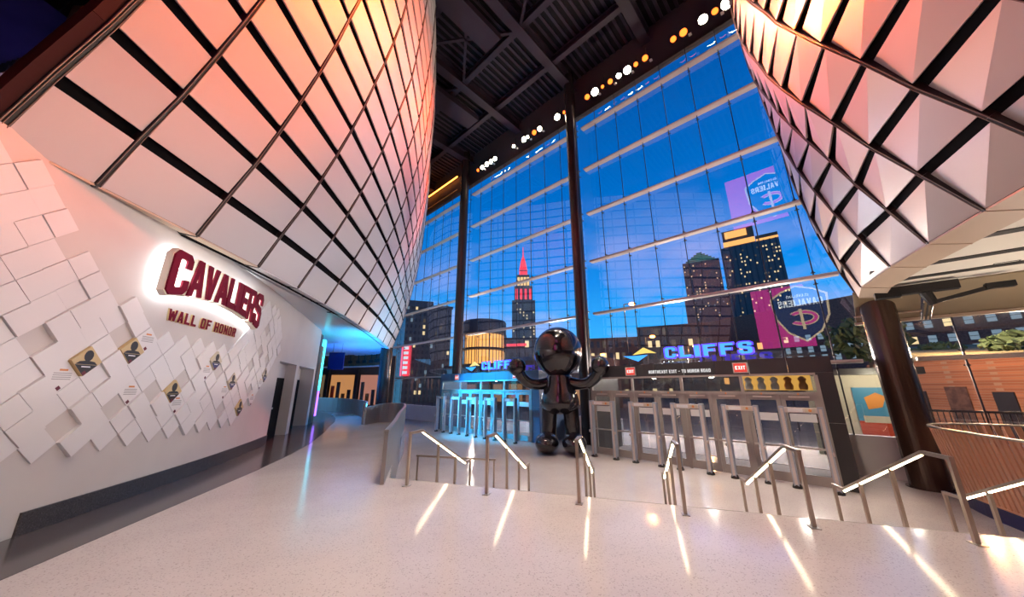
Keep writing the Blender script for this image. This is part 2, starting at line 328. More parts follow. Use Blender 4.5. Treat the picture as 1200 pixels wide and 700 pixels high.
for a,b in((7.0,7.1),(R1,R1+.08)): m=MB(); wallstrip(m,a,b,0,RZ,-.7,-.3); m.build('recess_side','wall_white',wl)
for i,(a,b) in enumerate(((8.1,9.3),(11.4,12.7))):
    d=empty('door_%d'%(i+1),wp((a+b)/2,0,-.33-.2*i),kind='structure',label=('black door in the recess nearer the tiles' if i==0 else 'black door in the recess beside the glowing blue edge'))
    m=MB(); wallstrip(m,a,b,0,2.1,-.37-.2*i,-.33-.2*i); m.build('door_leaf','black_void',d)
    m=MB(); wallstrip(m,a+.08,a+.2,1.0,1.06,-.33-.2*i,-.28-.2*i); m.build('door_handle','steel',d)
m=MB(); wallstrip(m,.05,7.08,0,.27,0,.03); m.build('baseboard_left','granite',kind='structure',label='dark granite baseboard along the white tiled wall')
# tiles
T=.2128
def tile_poly(ci,cj,sh=.006):
    r=T-sh; s=ci*T-.04; z=.83+T+cj*T
    return [(s,z-r),(s+r,z),(s,z+r),(s-r,z)]
def filled(s,z):
    if z>4.36 or s<-2.2: return False
    if s<-.7: return z<4.36
    if s<1.15: return z<4.2-(s+.7)*.95
    if s<3.25: return z<2.62
    if s<6.6: 
        top=2.45+(s-3.25)*.92; bot=.83 if s<4.4 else .83+(s-4.4)*.95
        top=min(top,4.18-(max(0,s-5.3))*.25)
        return z<top and z>bot
    return False
holes=set()
HP=[(82,292),(50,411),(143,389),(72,500),(131,477),(177,460),(211,445),(254,438),(257,482),(294,429),(293,458),(307,411),(317,388),(315,424),(338,387),(307,449)]
PORT=[((98,425),'gold','black'),((150,415),'gold','black'),((199,461),'gold','black'),((250,423),'white','navy'),((270,450),'white','navy'),((290,480),'gold','black'),((313,440),'white','navy')]
TEXT=[(70,443),(168,395),(152,455),(205,475),(238,435),(261,458),(297,472),(314,454)]
F_=384.;TH_=math.radians(15.2)
def proj(p):
    x,y,z=p[0],p[1],p[2]-1.75; d=y*math.cos(TH_)+z*math.sin(TH_); u=-y*math.sin(TH_)+z*math.cos(TH_); return 600+F_*x/d,350-F_*u/d
cells=[]
for cj in range(0,18):
    for ci in range(-12,36):
        if (ci+cj)%2: continue
        s=ci*T-.04; z=.83+T+cj*T
        if filled(s,z): cells.append((ci,cj,proj(wp(s,z,.05))))
def nearest(q): return min(cells,key=lambda c:(c[2][0]-q[0])**2+(c[2][1]-q[1])**2)[:2]
holes={nearest(h) for h in HP}; port={}; texts=set()
for q,bg,bd in PORT:
    k=nearest(q); holes.discard(k); port[k]=(bg,bd)
for q in TEXT:
    k=nearest(q)
    if k not in port: texts.add(k); holes.discard(k)
rt=random.Random(3)
def wprism(poly,d0,d1): return MB().prism(poly,lambda u,v,d:wp(u,v,d),d1,d0)
for ci,cj,q in cells:
    if (ci,cj) in holes: continue
    D=rt.choice((.03,.03,.04,.052,.022)); poly=tile_poly(ci,cj); s=ci*T-.04; z=.83+T+cj*T
    if (ci,cj) in port:
        bg,bd=port[(ci,cj)]; D=.06
        t=wprism(poly,0,D).build('portrait_tile','gold_ink' if bg=='gold' else 'cream_shop',wl,label='square tile printed with a player portrait above a %s band'%('black' if bd=='black' else 'navy'))
        e=D+.002; r=T-.006
        head=[(s+.062*math.cos(a*PI/6),z+.075+.078*math.sin(a*PI/6)) for a in range(12)]
        wprism(head,D,e).build('printed_head','black_ink',t)
        wprism([(s-.025,z-.03),(s+.025,z-.03),(s+.025,z+.02),(s-.025,z+.02)],D,e).build('printed_neck','black_ink',t)
        wprism([(s-.15,z-.045),(s+.15,z-.045),(s+.1,z-.005),(s,z+.008),(s-.1,z-.005)],D,e).build('printed_shoulders','black_ink',t)
        wprism([(s-r+.055,z-.05),(s,z-r+.004),(s+r-.055,z-.05)],D,e+.001).build('printed_band','black_ink' if bd=='black' else 'navy_ink',t)
        wprism([(s-.06,z-.085),(s+.06,z-.085),(s+.06,z-.07),(s-.06,z-.07)],e,e+.002).build('printed_name','white_ink',t)
        wprism([(s,z-.2),(s+.035,z-.165),(s,z-.13),(s-.035,z-.165)],e,e+.003).build('printed_emblem','maroon_ink',t)
    else:
        t=wprism(poly,0,D).build('tile','tile_white',wl)
        if (ci,cj) in texts:
            m=MB(); m.prism([(s-.05,z+.07),(s+.05,z+.07),(s+.05,z+.095),(s-.05,z+.095)],lambda u,v,d:wp(u,v,d),D+.002,D); m.build('printed_heading','orange_ink',t)
            m=MB()
            for k in range(4): m.prism([(s-.11,z+.035-k*.026),(s+.11,z+.035-k*.026),(s+.11,z+.045-k*.026),(s-.11,z+.045-k*.026)],lambda u,v,d:wp(u,v,d),D+.002,D)
            m.build('printed_lines','grey_ink',t)
            wprism([(s,z-.19),(s+.035,z-.155),(s,z-.12),(s-.035,z-.155)],D,D+.002).build('printed_emblem','maroon_ink',t)
# wall sign
sg=empty('wall_sign',wp(2.5,3.2),label='large maroon lettering with white halo light on the tiled wall',cat='sign')
sx=.86; word='CAVALIERS'; wid={'C':.47,'S':.40,'I':.19,'L':.32,'E':.32,'R':.36,'A':.39,'V':.37}
tot=sum(wid[c] for c in word); k_=(4.12-.86-.03*8)/tot
for i,ch in enumerate(word):
    w=wid[ch]*k_; t=i/8; zb=3.50-.0*t; 
    arch=lambda u: 3.27+.25*math.sin(PI*min(1,max(0,(u-.86)/3.3)))**.7-.08*((u-.86)/3.3)
    top=lambda u: 4.15-.02*math.sin(PI*(u-.86)/3.3)
    def fn(u,v,d,sx=sx,w=w):
        U=sx+u*w; b=arch(U); return wp(U,b+v*(top(U)-b),d)
    def grow(u,v,d,sx=sx,w=w):
        g=.04; return fn(.5+(u-.5)*(1+g/w),.5+(v-.5)*(1+g/.75),d)
    def shrink(u,v,d): return fn(.5+(u-.5)*.9,.5+(v-.5)*.94,d)
    L_=None; mb=MB()
    for poly in G[ch]:
        mb.prism([((u-.3)/.4 if ch=='I' else u,v) for u,v in poly],fn,.232,.20)
    L_=mb.build('letter','maroon',sg)
    mb=MB(); mh=MB()
    for poly in G[ch]:
        pp=[((u-.3)/.4 if ch=='I' else u,v) for u,v in poly]; mb.prism(pp,grow,.20,.09); mh.prism(pp,shrink,.085,.07)
    mb.build('letter_body','letter_edge',L_); mh.build('halo_light','halo_white',L_)
    sx+=w+.03
sg2=empty('wall_sign',wp(2.4,2.9),label='small maroon three-word lettering below the large haloed wall sign',cat='sign')
x=1.33; W='WALL OF HONOR'
cw=(3.5-1.33)/(1.05+10*.8+10*.2+2*.55)
for ch in W:
    if ch==' ': x+=cw*.55; continue
    w=cw*(1.05 if ch=='W' else .8); mb=MB(); mc=MB()
    for poly in G[ch]:
        mb.prism(poly,lambda u,v,d:wp(x+u*w,2.93+v*.21,d),.034,.026); mc.prism(poly,lambda u,v,d:wp(x+(.5+(u-.5)*1.06)*w,2.93+(.5+(v-.5)*1.05)*.21,d),.026,.0)
    l=mb.build('letter','maroon',sg2); mc.build('letter_body','gold_ink',l); x+=w+cw*.2
# glowing end of the wall
eg=empty('led_wall_edge',wp(13.3,0),label='oak and black wall end with glowing cyan strip at the blue corridor',cat='light')
m=MB(); wallstrip(m,13.2,13.72,0,4.45,-.2,.02); m.build('black_edge','black_ink',eg)
m=MB(); wallstrip(m,13.74,14.3,0,3.9,-.2,.02); m.build('oak_panel','oak',eg)
m=MB(); wallstrip(m,14.32,14.75,1.6,4.3,-.15,.04); m.build('cyan_strip','led_cyan',eg)
m=MB(); wallstrip(m,14.32,14.75,.3,1.58,-.15,.04); m.build('violet_strip','led_violet',eg)
# ---------------------------------------------------------------- balconies clad in panels
def catmull(P,n=1): return P
def balcony(name,label,base,ks,rowsz,offs,shift,side,matp,fold,diag=0,clampn=None,scale=lambda k:1,sscale=lambda k:1,jmax=None,mask=lambda j,k:True):
    """base: plan points of the lower edge for each rib; offs/shift: outward and along-rib shift of each row"""
    P=[Vector((x,y,0)) for x,y in base]; n=len(P)
    Tn=[(P[min(i+1,n-1)]-P[max(i-1,0)]).normalized() for i in range(n)]
    Nn=[Vector((t.y,-t.x,0))*side for t in Tn]
    def X(i,j,off=0.0):
        p=P[i]+Nn[i]*(offs[j]*scale(i)+off)+Tn[i]*(shift[j]*sscale(i)); p=Vector((p.x,p.y,rowsz[j]))
        if clampn is not None:
            d=p.dot(FN)
            if d>clampn+off: p-=FN*(d-clampn-off)
        return p
    root=empty(name,Vector((P[0].x,P[0].y,rowsz[0])),label=label,cat='balcony')
    J=len(rowsz)
    # black structure behind the panels
    b=MB()
    vs=[X(i,j,-.14) for j in range(J) for i in range(n)]; vs2=[X(i,j,-.34) for j in range(J) for i in range(n)]
    fs=[]; N=n*J
    for j in range(J-1):
        for i in range(n-1):
            a=j*n+i; fs.append((a,a+1,a+n+1,a+n)); fs.append((N+a+n,N+a+n+1,N+a+1,N+a))
    b.add(vs+vs2,fs); b.build('backing','black_void',root)
    for j in range(J-1):
        for i in range(n-1):
            if not mask(j,i): continue
            c00,c10,c01,c11=X(i,j),X(i+1,j),X(i,j+1),X(i+1,j+1)
            w=(c10-c00).length; h=(c01-c00).length; gu=.045/max(w,.2); gv=.085/max(h,.2); g0=.0 if j==0 else gv
            bl=lambda u,v:(c00*(1-u)+c10*u)*(1-v)+(c01*(1-u)+c11*u)*v
            nr=((c10-c00).cross(c01-c00)).normalized()*(1 if side>0 else -1)
            if nr.dot(Nn[i])<0: nr=-nr
            q=[bl(gu,g0),bl(1-gu,g0),bl(1-gu,1-gv),bl(gu,1-gv)]
            # crease along one diagonal: the other two corners sit back
            for c_ in ((0,2) if diag==0 else (1,3)): q[c_]=q[c_]-nr*fold
            d=nr*.035
            v=[p-d for p in q]+[p for p in q]
            f=[(0,1,5,4),(1,2,6,5),(2,3,7,6),(3,0,4,7),(0,3,1),(1,3,2),(4,5,7),(5,6,7)] if diag==0 else [(0,1,5,4),(1,2,6,5),(2,3,7,6),(3,0,4,7),(0,3,2),(0,2,1),(4,5,6),(4,6,7)]
            mb=MB(); mb.add(v,f); mb.build('panel',matp,root)
    # ribs with twin tracks
    for i in range(n):
        mb=MB(); mt=MB()
        for j in range(J-1):
            a,b_=X(i,j,-.05),X(i,j+1,-.05); mb.bar(a,b_,.07,.10,Nn[i])
            for s in(-1,1): mt.bar(X(i,j,.012)+Tn[i]*s*.024,X(i,j+1,.012)+Tn[i]*s*.024,.0065,.012,Nn[i])
        r=mb.build('rib','rib_dark',root); mt.build('track','rib_track',r)
    return root,X,P,Nn,Tn
DZ=.80
LB=[(-5.78,3.05),(-5.82,4.03),(-5.88,5.61),(-5.96,7.25),(-6.1,8.95),(-6.33,10.77),(-6.58,12.65),(-6.9,14.55),(-7.26,16.6),(-7.68,18.6),(-8.15,20.7),(-8.65,22.9),(-9.25,25.3),(-10.2,27.6),(-11.8,29.3),(-14.0,30.4)]
lo=[0,.36,.75,1.07,1.37,1.64,1.88,2.07,2.28,2.45,2.60,2.68,2.74,2.81,2.85,2.88,2.90,2.90,2.90]
lbal,LX,LP,LN,LT=balcony('panelled_balcony','curved balcony clad in pale folded panels above the white tiled wall',LB,None,[4.5+DZ*j for j in range(19)],lo,[0]*19,1,'panel_satin',.014,diag=1,scale=lambda i:(1,1,1,1,.98,.97,.92,.88,.82,.74,.70,.68,.62,.54,.46,.36)[i])
# lower return strip of the left balcony
for i in range(len(LB)-1):
    a,b=LX(i,0,-.01),LX(i+1,0,-.01); w=.42 if i<6 else .55
    a2=a-LN[i]*w+Vector((0,0,.10)); b2=b-LN[i+1]*w+Vector((0,0,.10)); dn=Vector((0,0,-.03))
    t=(b-a).normalized()*.02
    MB().hexa([a+t+dn,b-t+dn,b2-t+dn,a2+t+dn,a+t,b-t,b2-t,a2+t]).build('fascia_panel','soffit_white' if i>2 else 'tan_fascia',lbal)
    MB().bar(a+Vector((0,0,-.03)),a-LN[i]*.45+Vector((0,0,.06)),.03,.02).build('fascia_seam','rib_dark',lbal)
# near end of the balcony: maroon edge tube and rim
mb=MB(); mt=MB()
for j in range(18):
    a,b=LX(0,j,-.02)-LT[0]*.16,LX(0,j+1,-.02)-LT[0]*.16; mb.bar(a,b,.13,.14,LN[0]); mt.bar(a+LN[0]*.09+LT[0]*.08,b+LN[0]*.09+LT[0]*.08,.012,.02,LN[0])
mb.build('edge_tube','rim_maroon',lbal); mt.build('edge_track','rib_track',lbal)
# right balcony
RB=[(5.35,-.3),(5.85,.95),(6.4,2.2),(6.95,3.43),(7.55,4.7),(8.18,5.95),(8.85,7.22),(9.85,8.85),(10.9,9.95),(12.0,10.1),(13.2,9.3),(14.4,8.2),(15.6,7.05)]
ro=[0,.56,.99,1.37,1.66,1.82,1.88,1.90,1.90,1.88,1.84,1.80,1.75,1.7,1.65,1.6,1.55]
rs=[0,-.05,.05,.12,.32,.62,1.0,1.32,1.72,2.1,2.4,2.6,2.8,2.9,3.0,3.0,3.0]
rsc=lambda i:(1.05,1.05,1.04,1.04,.97,.70,.65,.46,.40,.04,0,0,0)[i]
rbal,RX,RP,RN,RT=balcony('panelled_balcony','flaring balcony of creased bronze-lit panels above the copper slatted guard',RB,None,[4.5+.78*j for j in range(17)],ro,rs,-1,'panel_bronze',.062,clampn=15.85,scale=rsc,sscale=lambda i:(1,1,1,1,1,1.1,.6,.1,.3,.1,0,0,0)[i],mask=lambda j,i:True)
for i in range(len(RB)-1):
    a,b=RX(i,0,-.01),RX(i+1,0,-.01); w=.55
    a2=a-RN[i]*w+Vector((0,0,-.10)); b2=b-RN[i+1]*w+Vector((0,0,-.10)); dn=Vector((0,0,-.03)); t=(b-a).normalized()*.02
    MB().hexa([a+t+dn,b-t+dn,b2-t+dn,a2+t+dn,a+t,b-t,b2-t,a2+t]).build('fascia_panel','tan_fascia',rbal)
    MB().bar(a+Vector((0,0,-.03)),a2+Vector((0,0,-.03)),.03,.025).build('fascia_seam','tan_fascia',rbal)
# ---------------------------------------------------------------- ceilings and enclosing walls
def flat(poly,z0,z1): return prism_z(poly,z0,z1)
wc=[tuple(wp(13.2-.55*i,0,-.2)[:2]) for i in range(40)]
sof=[tuple((LP[i]-LN[i]*.35)[:2]) for i in range(len(LB))]+[(-22,31.5),(-34,31.5),(-34,18),(-15,17.2)]+wc
cl=empty('ceiling_left',(-9,12,4.6),kind='structure',label='smooth white soffit under the curved balcony, blue-lit at its far end')
flat(sof,4.62,4.85).build('soffit_slab','soffit_white',cl)
for x,y in ((-6.55,9.3),(-6.75,10.3),(-7.2,12.6)):
    MB().lathe([(.09,4.612),(.09,4.60),(.05,4.598)],(x,y,0),12).build('downlight','slot_black',cl)
rin=[tuple((RP[i]-RN[i]*.5)[:2]) for i in range(len(RB))]
cr=empty('ceiling_right',(10,5,4.6),kind='structure',label='cream ceiling with black linear slots under the flaring balcony')
flat([(20,-6)]+[(9.5,-6)]+[(6.1,-.3)]+rin[1:9]+[tuple(fp(2.2,14.6,0)[:2]),tuple(fp(16,14.6,0)[:2])],4.62,4.8).build('ceiling_slab','cream_ceiling',cr)
for n in (12.2,13.55,10.6):
    m=MB(); m.bar(fp(1.2 if n>11 else 2.2,n,4.612),fp(15,n,4.612),.27,.02); m.build('slot','slot_black',cr)
MB().lathe([(.13,4.618),(.13,4.60),(.09,4.60)],fp(3.9,13.0,0),16).build('downlight','alu',cr)
MB().lathe([(.085,4.606),(.085,4.596)],fp(3.9,13.0,0),16).build('downlight_lens','down_lamp',cr)
for dx in(-.18,.18):
    MB().bar(fp(3.5+dx,13.3,4.614),fp(3.5+dx,13.55,4.614),.012,.01).build('hatch_edge','slot_black',cr)
MB().bar(fp(3.32,13.3,4.614),fp(3.68,13.3,4.614),.012,.01).build('hatch_edge','slot_black',cr)
so=empty('ceiling_bulkhead',fp(5,15.4,3.9),kind='structure',label='olive brown sloping soffit dropping to the street glazing')
for i,(a0,a1) in enumerate(((.95,2.35),(2.42,6.2),(6.27,11),(11.07,16))):
    q=[fp(a0,14.62,4.58),fp(a1,14.62,4.58),fp(a1,16.15,3.86),fp(a0,16.15,3.86)]
    m=MB(); m.hexa([p+Vector((0,0,.0)) for p in q]+[p+Vector((0,0,.06)) for p in q]); m.build('soffit_panel','olive_soffit',so)
MB().bar(fp(.9,16.12,3.84),fp(16,16.12,3.84),.14,.09).build('soffit_trim','tan_fascia',so)
MB().bar(fp(.9,15.7,4.02),fp(2.4,15.7,4.02),.05,.04).build('soffit_rail','tan_fascia',so)
# dark roof: deck ribs and beams
cg=empty('ceiling',(0,10,21.8),kind='structure',label='dark steel roof deck with crossing beams')
flat([tuple(fp(-48,17,0)[:2]),tuple(fp(-48,-20,0)[:2]),tuple(fp(24,-20,0)[:2]),tuple(fp(24,17,0)[:2])],22.4,22.7).build('roof_deck','ceil_deck',cg)
m=MB()
for i in range(110):
    a=-42+i*.42; m.bar(fp(a,-4,22.36),fp(a,16.6,22.36),.16,.09)
m.build('deck_ribs','ceil_beam',cg,kind='stuff')
for a in (-33,-26.5,-20.3,-14.6,-9.4,-4.4,1.0,6.5):
    m=MB(); m.bar(fp(a,-6,21.4),fp(a,16.4,21.4),.55,.10); m.bar(fp(a,-6,22.2),fp(a,16.4,22.2),.55,.10); m.bar(fp(a,-6,21.8),fp(a,16.4,21.8),.06,.8); m.build('beam','ceil_beam',cg)
for n in (-2,2.5,6.8,10.6,13.6):
    m=MB(); m.bar(fp(-40,n,21.75),fp(12,n,21.75),.34,.12); m.bar(fp(-40,n,22.15),fp(12,n,22.15),.34,.10); m.bar(fp(-40,n,21.95),fp(12,n,21.95),.05,.4); m.build('cross_beam','ceil_beam',cg)
for a in (-23.4,-17.4,-12,-6.9,-1.7):
    m=MB(); m.bar(fp(a-2.6,6.8,21.5),fp(a+2.6,10.6,21.5),.16,.12); m.bar(fp(a+2.6,6.8,21.5),fp(a-2.6,10.6,21.5),.16,.12); m.build('bracing','ceil_beam',cg)
for a,n0,n1 in ((-16.2,7.4,12.8),(-10.8,5,9.8)):
    m=MB(); m.b2(a-.6,a+.6,n0,n1,20.9,21.3); m.v=[fp(p.x,p.y,p.z) for p in m.v]; m.build('duct','ceil_beam',cg)
mat('wall_dark',(.05,.045,.05),.8)
mat('purple_dark',(.10,.08,.24),.6,noise=(.8,(.03,.03,.10),.35,.7,3))
def fbox(a0,a1,n0,n1,z0,z1):
    m=MB(); m.b2(a0,a1,n0,n1,z0,z1); m.v=[fp(p.x,p.y,p.z) for p in m.v]; return m
fbox(-40,24,-9.6,-9.2,ZL,22.4).build('wall_back','wall_dark',kind='structure',label='dark wall behind the lobby')
fbox(15.8,16.1,-9.2,16.2,ZL,22.4).build('wall_right','wall_dark',kind='structure',label='dark side wall beyond the copper guard')
wu=empty('wall_upper',(-13,5,5),kind='structure',label='dark arena shell above the near end of the left balcony')
MB().b2(-16.5,-16.2,-16,34,4.9,22.4).build('shell_wall','wall_dark',wu)

# ---------------------------------------------------------------- glass facade
AL=[-9.36+1.365*i for i in range(-20,18)]
ZT=[2.6+3.08*i for i in range(6)]; ZTOP=19.3; SILL=.25
fac=empty('window_1',fp(-10,NG,0),FR,kind='structure',label='tall glass curtain wall with horizontal rails and slim rods')
def F(a,n,z): return Vector((a+10,n-NG,z))     # facade local frame
lv=[SILL]+ZT+[ZTOP]
pm={}
for i in range(len(AL)-1):
    for j in range(len(lv)-1):
        if lv[j] not in pm:
            pm[lv[j]]=MB().b2(.008,1.357,-.006,.006,.012,lv[j+1]-lv[j]-.012).mesh('pane','glass')
        o=inst(pm[lv[j]],'pane',fac,F(AL[i],NG,lv[j]))
for z in ZT:
    for a0,a1 in ((AL[0],-20.85),(-19.85,-9.75),(-8.9,.85),(2.0,AL[-1])):
        m=MB(); m.b2(a0+10,a1+10,-.33,-.03,z-.055,z+.055); m.b2(a0+10,a1+10,-.37,-.33,z-.03,z+.03); m.build('transom','alu',fac)
rod={}
def rodmesh():
    m=MB(); m.tube((0,-.12,SILL),(0,-.12,ZTOP),.022,6)
    for z in ZT:
        for d in(-.22,.22): m.box((0,-.08,z+d),(.06,.12,.07)); m.box((0,-.02,z+d),(.14,.03,.03))
    return m.mesh('mullion','mull_black')
rm=rodmesh()
for a in AL: inst(rm,'mullion',fac,F(a,NG,0))
m=MB(); m.b2(AL[0]+10,AL[-1]+10,-.1,.1,ZTOP,ZTOP+.25); m.build('head_rail','mull_black',fac)
ws=empty('wall_sill',fp(0,NG,ZL),kind='structure',label='low pale sill wall below the street glazing')
for a0,a1 in ((AL[0],-20.0),(-11.15,-7.97),(.06,AL[-1])): fbox(a0,a1,NG-.1,NG+.25,ZL,SILL).build('sill_block','wall_white',ws)
for a0,a1 in ((-20.0,-11.15),(-7.97,.06)):
    n=6
    for i in range(n): MB().b2(10+a0+(a1-a0)*i/n+.03,10+a0+(a1-a0)*(i+1)/n-.03,-.01,.01,ZL+.05,SILL-.02).build('pane','glass',fac)
fbox(AL[0],AL[-1],NG-.05,NG+.5,ZTOP+.25,22.4).build('wall_fascia','wall_dark',kind='structure',label='dark band above the glazing behind the spotlights')
for a0,a1 in((AL[0],-9.2),): pass
# columns
for a,n,r,mt_,lab in ((-20.38,15.45,.36,'column_dark','slim dark round column between the blue-lit entrance and the far glazing'),(-9.33,15.4,.34,'column_dark','tall dark round column behind the black sculpture'),):
    MB().lathe([(r,ZL),(r,22.3)],fp(a,n,0),28).build('column',mt_,smooth=False,kind='structure',label=lab,base=fp(a,n,ZL))
o=MB().lathe([(.47,ZL),(.47,ZL+.03),(.40,ZL+.03),(.40,4.42)],fp(1.45,15.4,0),40).build('column','column_bronze',kind='structure',label='thick bronze round column beside the street windows',base=fp(1.45,15.4,ZL))
o=MB().lathe([(.42,ZL),(.42,4.6)],(-9.3,24.5,0),28).build('column','column_dark',kind='structure',label='dark round column under the far end of the left balcony',base=(-9.3,24.5,ZL))
fbox(-9.02,-8.94,15.0,15.12,ZL,19.3).build('trim_1','mull_black',kind='structure',label='thin dark rod beside the tall dark column')
# neon line and gantry at the top of the far bay
ng=empty('neon_tube',fp(-22,NG-.6,20.9),FR,label='orange glowing neon line high on the far glazing',cat='light')
MB().bar((-10.5,.3,0),(-.2,.3,.05),.07,.07).build('tube','neon_orange',ng)
MB().bar((-10.5,.36,-1.35),(-.2,.36,-1.3),.05,.05).build('lower_tube','poster_orange',ng)
MB().bar((-10.5,.45,.12),(-.2,.45,.17),.12,.12).build('housing','black_ink',ng)
# spotlights along the head of the glazing
SP=[(-18.6,0,.10),(-18.05,1,.13),(-17.5,1,.15),(-17.0,1,.13),(-16.5,1,.13),(-14.43,1,.09),(-13.4,1,.15),(-13.05,1,.09),(-12.4,0,.14),(-11.9,1,.13),(-11.4,1,.0),(-10.36,1,.16),(-9.8,0,.08),(-8.04,0,.13),(-7.5,1,.18),(-6.97,0,.08),(-6.46,0,.12),(-5.92,1,.12),(-5.39,1,.17),(-4.88,0,.10),(-4.35,0,.13),(-2.85,0,.12),(-2.35,0,.15),(-1.44,1,.17),(-.91,0,.12),(-.41,1,.2)]
for i,(a,w,r) in enumerate(SP):
    if r==0: continue
    side='above the middle bay' if -20<a<-9.5 else 'above the bay left of the flaring balcony'
    nth=sum(1 for b in SP[:i] if b[2]>0)+1
    ords=['first','second','third','fourth','fifth','sixth','seventh','eighth','ninth','tenth','eleventh','twelfth','thirteenth','fourteenth','fifteenth','sixteenth','seventeenth','eighteenth','nineteenth','twentieth','twenty-first','twenty-second','twenty-third','twenty-fourth','twenty-fifth']
    l=empty('spotlight',fp(a,15.4,19.55),FR,label='%s spotlight, %s of the row along the glazing head counted from the neon line'%('white' if w else 'orange',ords[nth-1]),cat='spotlight',group='spotlights along the glazing head')
    r*=1.5; MB().tube((0,.02,0),(0,.3,.12),r*.9,12,r*.6).build('can','black_ink',l)
    mb=MB(); mb.tube((0,-.02,-.01),(0,.03,.01),r*.8,14); mb.build('lens','lamp_white' if w else 'lamp_orange',l)
    MB().bar((0,.2,.1),(0,.2,.9),.04,.04).build('yoke','black_ink',l)
    if nth%2==0:
        MB().box((.25,.1,-.28),(.14,.14,.06)).build('reflector','white_ink',l)
# ---------------------------------------------------------------- entrance vestibules
def vestibule(a0,a1,n0,jl,jr,fm,dm,label,glassm,bays,header):
    """entrance box standing against the glazing; local x along the front, y outward"""
    v=empty('entrance_vestibule',fp(a0,n0,ZL),FR,label=label,cat='entrance'); W=a1-a0; D=NG-.12-n0
    HZ=2.65-ZL; HB=2.18-ZL; DH=1.53-ZL
    # header cladding panels
    npan=8
    for i in range(npan):
        x0=W*i/npan; x1=W*(i+1)/npan; MB().b2(x0+.008,x1-.008,0,.12,HB,HZ).build('header_panel',fm,v)
    MB().b2(0,jl,0,.12,0,HB-.01).build('jamb_panel',fm,v)
    MB().b2(W-jr,W,0,.12,HB*.55+.01,HB-.01).build('jamb_panel',fm,v); MB().b2(W-jr,W,0,.12,0,HB*.55).build('jamb_panel',fm,v)
    MB().b2(0,W,.12,D,HZ-.1,HZ).build('roof_panel',fm,v)
    MB().b2(0,.08,.12,D,0,HZ-.1).build('side_panel',fm,v); MB().b2(W-.08,W,.12,D,0,HZ-.1).build('side_panel',fm,v)
    MB().b2(jl,W-jr,-.03,.03,HB-.07,HB).build('frame_head',dm,v); MB().b2(jl,W-jr,-.05,.06,DH,DH+.09).build('door_head',dm,v)
    xs=[jl+(W-jl-jr)*i/bays for i in range(bays+1)]
    for x in xs: MB().b2(x-.045,x+.045,-.03,.06,0,HB-.07).build('frame_post',dm,v)
    for i in range(bays):
        x0,x1=xs[i]+.045,xs[i+1]-.045; xm=(x0+x1)/2
        MB().b2(x0,x1,.0,.015,DH+.09,HB-.07).build('transom_pane',glassm,v)
        for k,(p,q) in enumerate(((x0,xm-.006),(xm+.006,x1))):
            m=MB(); w=.11
            m.b2(p,p+w,0,.05,.02,DH); m.b2(q-w,q,0,.05,.02,DH); m.b2(p+w,q-w,0,.05,DH-.16,DH); m.b2(p+w,q-w,0,.05,.02,.28)
            d=m.build('door',dm,v)
            MB().b2(p+w,q-w,.02,.03,.28,DH-.16).build('door_pane',glassm,d)
            MB().b2(p+.03,q-.03,-.06,-.02,.98,1.03).build('push_bar','steel',d)
            MB().b2(p+.2,q-.2,-.04,0,DH-.08,DH-.03).build('closer_box','alu',d)
            if k==0 or i%2: MB().b2(p+w+.03,q-w-.03,.008,.018,1.72,1.95).build('notice','white_ink',d)
            MB().b2((p+q)/2-.02,(p+q)/2+.02,-.07,-.04,DH+.0,DH+.06).build('sensor','orange_ink',d)
    return v
v1=vestibule(-7.97,.06,13.45,.12,.40,'vest_dark','door_bronze','dark clad entrance with bronze doors under the larger blue sign','door_glass',4,'')
v2=vestibule(-20.0,-11.15,13.8,.25,.55,'vest_blue','door_cyan_lit','blue-lit entrance with turquoise doors left of the black sculpture','door_glass',4,'')
VF=lambda v,u,z,d:Vector((u,d,z))
# header lettering (parts of the entrances) and exit boxes (things of their own)
m,_=text_mb('NORTHEAST EXIT - TO HURON ROAD',lambda u,z,d:Vector((u,-d,z)),2.72,3.24,.12,.062,.020,.012,.0); m.build('header_lettering','header_text',v1)
for v,u,who in ((v1,1.99,'above the bronze doors, nearer the sculpture'),(v1,5.8,'above the bronze doors, nearer the street windows'),(v2,1.9,'above the turquoise doors, far end'),(v2,7.2,'above the turquoise doors, behind the raised sculpture arm')):
    b=Vector(v.location)+FE*u-FN*.06+Vector((0,0,3.2)); x=empty('exit_sign',b,FR,label='red lit EXIT box '+who,cat='exit sign',group='exit signs above the entrances')
    MB().b2(-.21,.21,0,.06,-.02,.32).build('box','alu',x); MB().b2(-.18,.18,-.004,.0,.01,.29).build('face','exit_red',x)
    t,_=text_mb('EXIT',lambda p,z,d:Vector((p,-.006-d,z)),-.14,.09,.12,.065,.02,.004,0); t.build('lettering','exit_face',x)
